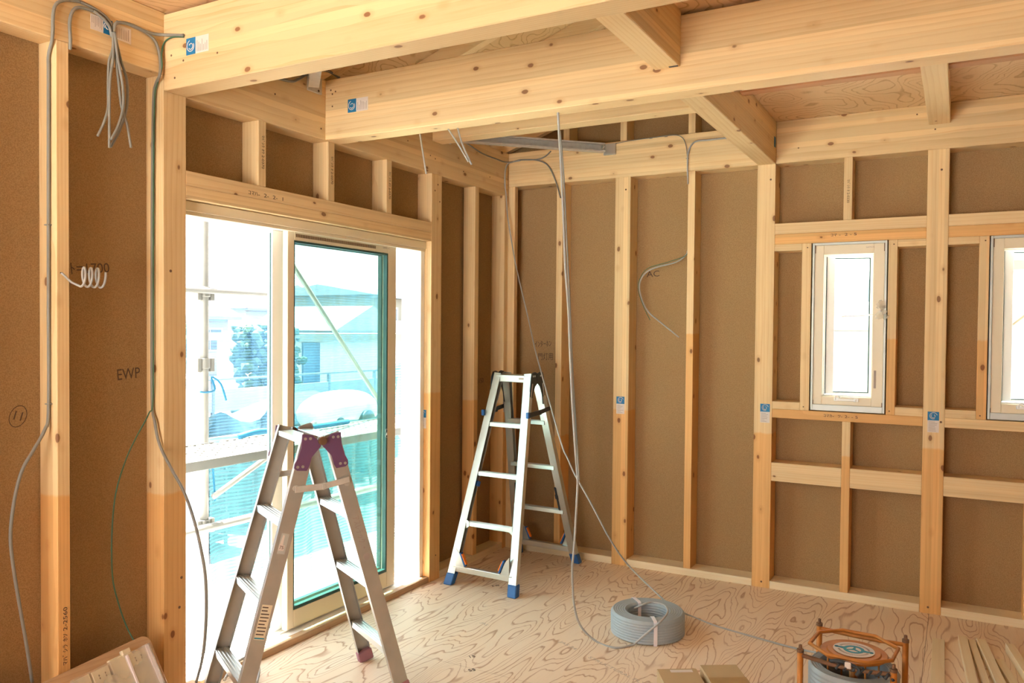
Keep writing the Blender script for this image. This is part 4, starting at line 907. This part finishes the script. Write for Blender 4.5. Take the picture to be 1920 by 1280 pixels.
def carton(loc, rz, sx, sy, sz, label, tape):
    r = empty('cardboard_box', loc, label, 'box', 'cardboard boxes', rz)
    bm = bmesh.new()
    add_box(bm, (-sx/2, -sy/2, .001), (sx/2, sy/2, sz-.006)); fin(bm, 'box_body', 'card', r, .003)
    for k in (-1, 1):
        bm = bmesh.new(); add_box(bm, (-sx/2, min(0, k*sy/2)+(.001 if k > 0 else 0), sz-.0055), (sx/2, max(0, k*sy/2)-(.001 if k < 0 else 0), sz)); fin(bm, 'top_flap', 'card', r, .001)
    if tape:
        bm = bmesh.new(); add_box(bm, (-sx/2-.0008, -.025, sz-.0), (sx/2+.0008, .025, sz+.0008)); fin(bm, 'parcel_tape', 'card_tape', r)
    else:
        bm = bmesh.new(); add_box(bm, (-.03, sy/2-.035, sz), (.06, sy/2-.012, sz+.0006)); fin(bm, 'address_label', 'white_label', r)
carton((1.925, -1.885, 0), .55, .16, .27, .155, 'flat brown cardboard box with a small white label at lower edge', False)
carton((2.075, -1.795, 0), .55, .15, .29, .165, 'brown cardboard box with glossy tape, beside the cable reel', True)

# board leaning on the studs, with the sleeve of sockets lying against it
O_ = Vector((.058, -2.868, .322)); e1 = Vector((0, -.3535, -.032)).normalized(); e2 = Vector((.082, .004, -.158)); e2 = (e2-e1*e2.dot(e1)).normalized(); e3 = e1.cross(e2)
if e3.x < 0: e3 = -e3
L_, W_ = .70, .348; poly = []
for (a, b, r_, q0) in ((0, 0, .035, PI), (L_, 0, .035, 1.5*PI), (L_, W_, .02, 0), (0, W_, .02, .5*PI)):
    ca_ = (r_ if a == 0 else a-r_, r_ if b == 0 else b-r_)
    for k in range(7): q = q0+k*PI/12; poly.append((ca_[0]+r_*math.cos(q), ca_[1]+r_*math.sin(q)))
bm = bmesh.new(); add_prism(bm, poly, (0, 0, 0), e1, e2, e3, .018)
o = fin(bm, 'worn_plank', 'old_board', None, .002); gcoords(o.data, 1); o.location = O_; tag(o, 'worn wooden board with rounded corner leaning against the left wall studs', 'board')
od = empty('outlet_pack', O_+e3*.0185, 'plastic sleeve of ivory wall sockets lying on the leaning board', 'electrical parts')
def obox(name, a0, a1, b0, b1, c0, c1, mat, par=None, bv=0):
    bm = bmesh.new(); add_prism(bm, [(a0, b0), (a1, b0), (a1, b1), (a0, b1)], e3*c0, e1, e2, e3, c1-c0); return fin(bm, name, mat, par or od, bv)
for i in range(5):
    for j in range(4):
        a0, b0 = .052+i*.072, .042+j*.060+(i == 4)*.01
        if i == 1: continue
        pz = obox('socket', a0, a0+.064, b0, b0+.056, .001, .022, 'ivory', None, .002)
        if i < 3:
            bm = bmesh.new()
            for u_ in (.018, .042):
                for v_ in (-.005, .005): add_prism(bm, [(a0+u_-.002, b0+.028+v_-.004), (a0+u_+.002, b0+.028+v_-.004), (a0+u_+.002, b0+.028+v_+.003), (a0+u_-.002, b0+.028+v_+.003)], e3*.022, e1, e2, e3, .0006)
            fin(bm, 'slot', 'ink', pz)
obox('socket_strip', .124, .186, .030, .29, .001, .018, 'ivory', None, .002)
obox('sleeve_fold', .030, .050, .035, .30, .001, .030, 'tape', None, .004); obox('sleeve_fold', .118, .130, .040, .30, .019, .032, 'tape', None, .003)
obox('plastic_sleeve', .028, .34, .036, .30, .0285, .0295, 'bag')
obox('packing_flap', .10, .135, .018, .044, .006, .026, 'ivory', None, .003)

# ---- crumpled plastic packet taped to the first window
pk = empty('plastic_packet', (2.462, -.05, 1.655), 'crumpled white plastic packet hanging on the first window frame', 'packaging')
bm = bmesh.new(); rng = random.Random(3)
for lobe in range(11):
    a0 = rng.uniform(0, 2*PI); rr_ = rng.uniform(.03, .062); tip = Vector((rr_*math.cos(a0)*.62, rng.uniform(-.03, .002), rr_*math.sin(a0)*1.1)); m1 = tip*.5+Vector((rng.uniform(-.014, .014), rng.uniform(-.012, .004), rng.uniform(-.014, .014)))
    s2 = Vector((-tip.z, rng.uniform(-.02, .02), tip.x)).normalized()*rng.uniform(.010, .020)
    v = [bm.verts.new(p) for p in (Vector((0, 0, 0)), m1+s2, tip+s2*.5, tip-s2*.6, m1-s2)]; bm.faces.new((v[0], v[1], v[4])); bm.faces.new((v[1], v[2], v[3], v[4]))
bmesh.ops.solidify(bm, geom=bm.faces[:], thickness=.0012); fin(bm, 'crumpled_film', 'bag', pk, 0)
tube('strap', [(-.005, -.004, -.004), (-.05, .045, -.02), (-.12, .075, -.03), (-.22, .085, -.033)], .0045, 'tape', pk, 6, smooth=4)

# ================================================================== OUTSIDE
GZ = -.55
struct(boxes('ground', [((-2.4, -30, GZ-.1), (-.121, 120, GZ))], 'ground'))
struct(boxes('ground_gravel', [((-90, -30, GZ-.1), (-2.4005, 120, GZ-.002))], 'gravel_dark'))
struct(boxes('ground_back', [((-.12, BY+.2, GZ-.1), (60, 120, GZ)), ((-.12, -40, GZ-.1), (60, -7.5, GZ))], 'ground'))
struct(boxes('wall_siding', [((-.16, -8, GZ), (-.1401, -2.6775, 2.75)), ((-.16, -.9625, GZ), (-.1401, BY+.12, 2.75)), ((-.16, -2.6775, GZ), (-.1401, -.9625, -.005)), ((-.16, -2.6775, 2.06), (-.1401, -.9625, 2.75))], 'siding'))

# ---- scaffold
SC = 'scaffold standards'
for y, lb in ((-1.745, 'galvanised scaffold standard wrapped in netting outside the sliding door'), (.32, 'galvanised scaffold standard further along behind the glass panel'), (-3.6, 'galvanised scaffold standard left of the door opening')):
    r = empty('scaffold_pole', (-.975, y, GZ), lb, 'scaffold pole', SC)
    tube('tube', [(0, 0, 0), (0, 0, 4.6)], .0245, 'galv', r, 16)
    bm = bmesh.new(); add_box(bm, (-.06, -.06, 0), (.06, .06, .006)); fin(bm, 'base_plate', 'galv', r)
    for z in (.94, 1.87, 2.28):
        bm = bmesh.new(); add_tube(bm, [(0, 0, z-.03), (0, 0, z+.03)], .034, 12)
        for dy in (-.045, .045): add_box(bm, (-.02, dy-.014, z-.05), (.02, dy+.014, z+.03))
        fin(bm, 'clamp', 'galv', r, .003)
RG = 'scaffold rails'
for x, z, lb, rr_ in ((-.925, 1.735, 'upper scaffold guard rail at eye height outside the door', .017), (-.918, .36, 'lower scaffold rail under the platform outside the door', .0245), (-.46, .36, 'scaffold rail nearest the wall below the platform', .012)):
    if rr_ == .012: continue
    o = tube('scaffold_rail', [(x, -4, z+(.05 if z < 1 else 0)), (x, 4 if z < 1 else -1.15, z-(.05 if z < 1 else 0))], rr_, 'galv'); tag(o, lb, 'scaffold rail', RG)
o = tube('scaffold_brace', [(-1.01, -1.45, 2.40), (-1.01, .20, .62)], .017, 'galv'); tag(o, 'diagonal scaffold brace seen through the glass panel', 'scaffold brace')
o = tube('scaffold_brace', [(-.93, -1.72, .55), (-.93, -.9, .90)], .017, 'galv'); tag(o, 'short rising scaffold brace below the platform', 'scaffold brace')
pf_ = empty('scaffold_platform', (-.68, -.3, .868), 'perforated steel scaffold platform outside the sliding door at waist height', 'scaffold platform')
for sy0 in (-3.6, -1.70, .15):
    bm = bmesh.new(); nx, ny = 9, 34; X0, X1, Y0, Y1 = -.23, .23, sy0+.3+.02, sy0+.3+1.86
    # punched deck: a grid of narrow bars leaving slots
    for i in range(nx+1): x = X0+(X1-X0)*i/nx; add_box(bm, (x-.011, Y0, -.004), (x+.011, Y1, 0))
    for j in range(ny+1): y = Y0+(Y1-Y0)*j/ny; add_box(bm, (X0, y-.016, -.0045), (X1, y+.016, -.0005))
    fin(bm, 'deck', 'galv', pf_)
    for xs in (X0-.001, X1+.001-.012): 
        bm = bmesh.new(); add_box(bm, (xs, Y0, -.050), (xs+.012, Y1, .004)); fin(bm, 'side_channel', 'galv', pf_, .001)
# ---- netting behind the scaffold
def net(name, x, ya, yb, z0, z1, mat, label, amp=.02, seedv=0, group='debris nets on the scaffold', top=None):
    rg = random.Random(seedv); ny, nz = 50, 26; bm = bmesh.new(); g = []
    ph = [rg.uniform(0, 6.28) for _ in range(5)]
    for j in range(ny+1):
        t = j/ny; y = ya+(yb-ya)*t; col = []
        for k in range(nz+1):
            s = k/nz; zt_ = z1 if top is None else top(t)
            z = z0+(zt_-z0)*s
            dx = amp*(math.sin(y*7+ph[0]+s*1.5)+.6*math.sin(y*17+ph[1]+s*3)+.4*math.sin(z*6+ph[2]+y*3))
            col.append(bm.verts.new((dx, y-(ya+yb)/2, z)))
        g.append(col)
    for j in range(ny):
        for k in range(nz): bm.faces.new((g[j][k], g[j+1][k], g[j+1][k+1], g[j][k+1]))
    o = fin(bm, name, mat, None, smooth=True); o.location = (x, (ya+yb)/2, 0); tag(o, label, 'net', group); return o
net('debris_net', -1.06, -3.6, -1.80, -.5, 2.28, 'net', 'translucent blue debris net left of the wrapped scaffold standard', .015, 1)
net('debris_net', -1.06, -1.70, .10, .88, 2.28, 'net', 'translucent blue debris net right of the wrapped scaffold standard, above the platform', .015, 2)
net('debris_net', -1.08, -1.60, .12, -.45, .86, 'net_teal', 'loose blue debris net hanging below the platform', .035, 3)
net('debris_net', -1.10, .18, 5.0, -.45, 1.25, 'net_teal', 'teal debris net sagging behind the glass panel', .05, 4)
net('gathered_net', -1.015, -1.83, -1.70, -.3, 1.95, 'net_white', 'whitish gathered netting wrapped round the scaffold standard', .012, 5)
net('plastic_curtain', -1.42, .7, 3.0, -.4, 1.25, 'bag', 'clear plastic sheet hanging in folds behind the glass panel', .08, 6, group=None)
o = tube('tie_rope', [(-.94, -1.80, 1.16), (-.945, -1.745, 1.155), (-.95, -1.69, 1.17), (-.945, -1.72, 1.24), (-.94, -1.66, 1.20), (-.94, -1.62, 1.10)], .006, 'rope', None, 6, smooth=4); tag(o, 'light blue rope knotted round the scaffold standard', 'rope')
o = tube('tie_rope', [(-.84, -1.62, .892), (-.80, -1.50, .915), (-.82, -1.25, .894), (-.81, -.95, .893), (-.82, -.7, .893)], .018, 'rope', None, 6, smooth=4); tag(o, 'light blue rope lying along the scaffold platform', 'rope')
o = tube('tie_rope', [(-.95, -1.72, .80), (-.955, -1.70, .7), (-.95, -1.69, .52)], .006, 'rope', None, 6, smooth=4); tag(o, 'light blue rope end dangling under the platform', 'rope')

# ---- things on the ground close by
CG = 'stacked plastic crates'
for k, (x, y, z, lb) in enumerate(((-3.4, .05, GZ, 'dark slotted plastic crate at the bottom of the near stack'), (-3.4, .05, GZ+.31, 'dark slotted plastic crate second from the bottom'), (-3.4, .05, GZ+.62, 'dark slotted plastic crate at the top of the near stack'),
              (-3.9, 1.0, GZ, 'dark plastic crate at the bottom of the far stack'), (-3.9, 1.0, GZ+.31, 'dark plastic crate on the far stack'), (-3.9, 1.0, GZ+.62, 'dark plastic crate topping the far stack'))):
    r = empty('plastic_crate', (x, y, z), lb, 'crate', CG)
    bm = bmesh.new(); w_, d_, h_ = .42, .62, .30
    for zz in (0, .09, .18, .27): add_box(bm, (-w_/2, -d_/2, zz+.001), (w_/2, d_/2, zz+.028))
    fin(bm, 'slat_rim', 'crate', r, .003); bm = bmesh.new()
    for a in (-w_/2+.012, w_/2-.036):
        for b in (-d_/2+.012, -.10, .10, d_/2-.036): add_box(bm, (a, b, .002), (a+.024, b+.024, .296))
    fin(bm, 'corner_rib', 'crate', r)
# white portable mixer drum with a wheel, under green sheeting
mx = empty('compressor', (-3.9, 2.75, GZ), 'white round-ended machine with a dark wheel beyond the netting', 'machine')
bm = bmesh.new(); add_tube(bm, catmull([(0, -.62, .95), (0, -.50, 1.02), (0, -.2, 1.06), (0, .25, 1.06), (0, .5, 1.0)], 4), lambda t: .12+.14*math.sin(PI*min(1, max(0, t*1.05)))**.5, 20); fin(bm, 'body', 'siding', mx, smooth=True)
bm = bmesh.new(); add_tube(bm, [(.2, .12, .95), (.29, .12, .95)], .12, 20); add_tube(bm, [(.2, -.35, .95), (.26, -.35, .95)], .07, 16); fin(bm, 'wheel', 'teal_tarp', mx)
bm = bmesh.new()
for a, b in ((-.15, -.4), (.15, -.4), (-.15, .35), (.15, .35)): add_tube(bm, [(a, b, 0), (a*.6, b*.8, .9)], .02, 8)
fin(bm, 'stand', 'galv', mx)
bm = bmesh.new(); rg = random.Random(9); g = []
for i in range(30):
    g.append([bm.verts.new((-.25*math.sin(i*.9)*.3+.1*math.sin(k*1.3+i), 3.2*i/29-1.6, 1.02*(1-(k/9))+.08*math.sin(i*.8+k*.5)+.001 if k < 9 else .002)) for k in range(10)])
for i in range(29):
    for k in range(9): bm.faces.new((g[i][k], g[i+1][k], g[i+1][k+1], g[i][k+1]))
o = fin(bm, 'sheeting', 'teal_tarp', None, smooth=True); o.location = (-4.7, 2.9, GZ); tag(o, 'dark green plastic sheeting heaped behind the white machine', 'tarpaulin')
# low dark heap of site material along the fence
bm = bmesh.new(); rg = random.Random(4); g = []
for i in range(50):
    g.append([bm.verts.new((-1.4+2.8*k/12, -6+20*i/49, (math.sin(PI*k/12)**.7)*(.75+.22*math.sin(i*.7)+.12*rg.random())+.002)) for k in range(13)])
for i in range(49):
    for k in range(12): bm.faces.new((g[i][k], g[i][k+1], g[i+1][k+1], g[i+1][k]))
o = fin(bm, 'material_heap', 'tarp', None, smooth=True); o.location = (-6.6, 2.5, GZ); tag(o, 'long heap covered by a blue tarpaulin inside the site fence', 'heap')
o = boxes('soil_strip', [((-1.2, -7, 0), (1.2, -5, .03))], 'soil'); o.location = (-2.0, 9.5, GZ+.001); tag(o, 'strip of dark bare soil on the building site', 'soil')

# ---- fence, hedge, houses
fe = empty('site_fence', (-9.0, 8, GZ), 'grey metal panel fence running along the site edge', 'fence')
bm = bmesh.new(); add_box(bm, (-.02, -12, .55), (.02, 14, .95)); fin(bm, 'panel', 'roof_pale', fe)
bm = bmesh.new(); add_box(bm, (-.03, -12, 1.12), (.03, 14, 1.15)); fin(bm, 'top_rail', 'fence', fe)
for i in range(18):
    bm = bmesh.new(); add_box(bm, (-.03, -12+i*1.5, 0), (.03, -11.95+i*1.5, 1.12)); fin(bm, 'post', 'fence', fe)
def bush(name, loc, sx, sy, sz, label, cat, group, seedv, mat='hedge', parts=70):
    rg = random.Random(seedv); bm = bmesh.new()
    for _ in range(parts*6):
        c = Vector((rg.uniform(-sx, sx), rg.uniform(-sy, sy), rg.uniform(.1, sz))); r_ = rg.uniform(.05, .13)
        v = bmesh.ops.create_icosphere(bm, subdivisions=1, radius=r_)['verts']
        for q in v: q.co *= rg.uniform(.75, 1.25)
        bmesh.ops.translate(bm, verts=v, vec=c)
    o = fin(bm, name, mat, None); o.location = loc; tag(o, label, cat, group); return o
bush('hedge', (-9.9, 4.2, GZ+.25), .25, 1.05, 1.85, 'dark green hedge beyond the fence, left of the scaffold standard', 'hedge', 'clipped hedges', 1)
bush('hedge', (-9.9, 7.2, GZ+.25), .25, .75, 1.85, 'dark green hedge beyond the fence, right of the scaffold standard', 'hedge', 'clipped hedges', 2)
bush('hedge', (-9.9, .6, GZ+.25), .25, 1.6, 1.85, 'dark green hedge beyond the fence at far left', 'hedge', 'clipped hedges', 3)
HG2 = 'houses across the site'
def house(loc, w_, d_, h_, rh, label, wall, roof, wins=(), gable='y', balcony=False):
    r = empty('house', loc, label, 'house', HG2)
    bm = bmesh.new(); add_box(bm, (-d_/2, -w_/2, 0), (d_/2, w_/2, h_)); fin(bm, 'wall', wall, r)
    bm = bmesh.new(); e = .5
    if gable == 'x': add_prism(bm, [(-w_/2-e, h_-.1), (w_/2+e, h_-.1), (0, h_+rh)], (-d_/2-e, 0, 0), (0, 1, 0), (0, 0, 1), (1, 0, 0), d_+2*e)
    else: add_prism(bm, [(-d_/2-e, h_-.1), (d_/2+e, h_-.1), (0, h_+rh)], (0, -w_/2-e, 0), (1, 0, 0), (0, 0, 1), (0, 1, 0), w_+2*e)
    fin(bm, 'roof', roof, r)
    bm = bmesh.new(); add_box(bm, (d_/2, -w_/2-.3, h_-.25), (d_/2+.55, w_/2+.3, h_-.1)); fin(bm, 'eaves', 'roof_grey', r)
    for (y, z, ww, hh) in wins:
        bm = bmesh.new(); add_box(bm, (d_/2, y-ww/2-.08, z-.08), (d_/2+.04, y+ww/2+.08, z+hh+.08)); f = fin(bm, 'window', 'siding', r)
        bm = bmesh.new(); add_box(bm, (d_/2+.041, y-ww/2, z), (d_/2+.05, y-.02, z+hh)); add_box(bm, (d_/2+.041, y+.02, z), (d_/2+.05, y+ww/2, z+hh)); fin(bm, 'pane', 'dark_glass', f)
    if balcony:
        bm = bmesh.new(); add_box(bm, (d_/2, -w_/2, h_-2.3), (d_/2+1.0, w_/2, h_-2.15)); add_box(bm, (d_/2+.95, -w_/2, h_-2.15), (d_/2+1.0, w_/2, h_-1.45)); fin(bm, 'balcony', 'roof_pale', r)
    return r
house((-28, 31.0, GZ), 5.4, 7, 4.0, .5, 'cream two storey house with a balcony seen through the glass panel', 'house_wall', 'roof_grey', ((-1.2, 2.3, .9, .9), (1.3, 2.4, .6, .7)), balcony=True)
house((-25, 25.2, GZ), 4.2, 5, 2.1, 1.1, 'low pale gabled house seen through the glass panel', 'house_white', 'roof_pale', (), 'x')
house((-46, 40, GZ), 9, 8, 3.6, 1.8, 'pale house with a wide roof behind the gabled one', 'house_white', 'roof_pale', ((-2, 2.2, 1, .8),), 'x')
house((-30, 18.0, GZ), 5.0, 7, 2.7, 1.5, 'low house with a grey roof seen through the open door', 'house_white', 'roof_grey', ((-1.5, 1.1, 1.2, .9), (1.5, 1.1, 1.2, .9)), 'y')
house((-30, 10.5, GZ), 8, 7, 3.0, 1.6, 'white house at far left of the open door', 'house_white', 'roof_pale', ((1.5, 1.2, 1.2, 1.0),), 'x')
house((-40, 55, GZ), 10, 8, 3.0, 1.2, 'long pale roofed house behind the right edge of the glass', 'house_white', 'roof_grey', ((0, 1.5, 1.2, 1.0),), 'y')
sh = empty('garage', (-12.8, 12.6, GZ), 'low white garage with a blue shutter beyond the fence', 'garage')
bm = bmesh.new(); add_box(bm, (-1.5, -3.0, 0), (1.0, 5, 1.75)); fin(bm, 'wall', 'siding', sh)
bm = bmesh.new(); add_box(bm, (-1.7, -3.2, 1.75), (1.3, 5.2, 1.95)); fin(bm, 'roof', 'house_wall', sh)
bm = bmesh.new(); add_box(bm, (1.0, -2.5, .0), (1.05, -1.9, 1.72)); fin(bm, 'shutter', 'tarp', sh)['label'] = 'blue shutter'
# ---- behind the back wall
h = empty('neighbour_house', (1.6, 5.6, GZ), 'pale neighbouring house seen through the first narrow window', 'house')
bm = bmesh.new(); add_box(bm, (-3, 0, 0), (2.4, 4, 2.35)); fin(bm, 'wall', 'siding', h)
bm = bmesh.new(); add_prism(bm, [(-.5, 2.3), (4.5, 2.3), (2, 3.6)], (-3.4, 0, 0), (0, 1, 0), (0, 0, 1), (1, 0, 0), 6.2); fin(bm, 'roof', 'house_white', h)
bm = bmesh.new(); add_box(bm, (-.25, -.03, 1.35), (.55, 0, 2.1)); fin(bm, 'window', 'roof_pale', h)
bm = bmesh.new(); add_box(bm, (-3.4, -.52, 2.28), (2.8, -.42, 2.40)); fin(bm, 'gutter', 'roof_pale', h)
bm = bmesh.new(); add_box(bm, (.25, -.2, 2.42), (.75, .3, 2.72)); fin(bm, 'vent_box', 'fence', h)
o = bush('shrub', (3.9, 4.2, GZ), .35, .35, 1.9, 'green shrub outside the second narrow window', 'shrub', None, 8, parts=40)
for x, lb in ((3.05, 'scaffold standard outside the second narrow window'), (1.2, 'scaffold standard behind the back wall board')):
    r = empty('scaffold_pole', (x+.55, 1.1, GZ), lb, 'scaffold pole'); tube('tube', [(0, 0, 0), (0, 0, 4.6)], .0245, 'galv', r, 14)
o = boxes('scaffold_plank', [((2.6, .9, 1.93), (5, 1.15, 1.99))], 'roof_pale'); tag(o, 'grey scaffold plank crossing outside the second narrow window', 'plank')
o = tube('scaffold_brace', [(3.0, 1.20, 1.45), (3.45, 1.20, 1.88)], .02, 'galv'); tag(o, 'diagonal brace outside the second narrow window', 'scaffold brace')
bpy.context.view_layer.update()
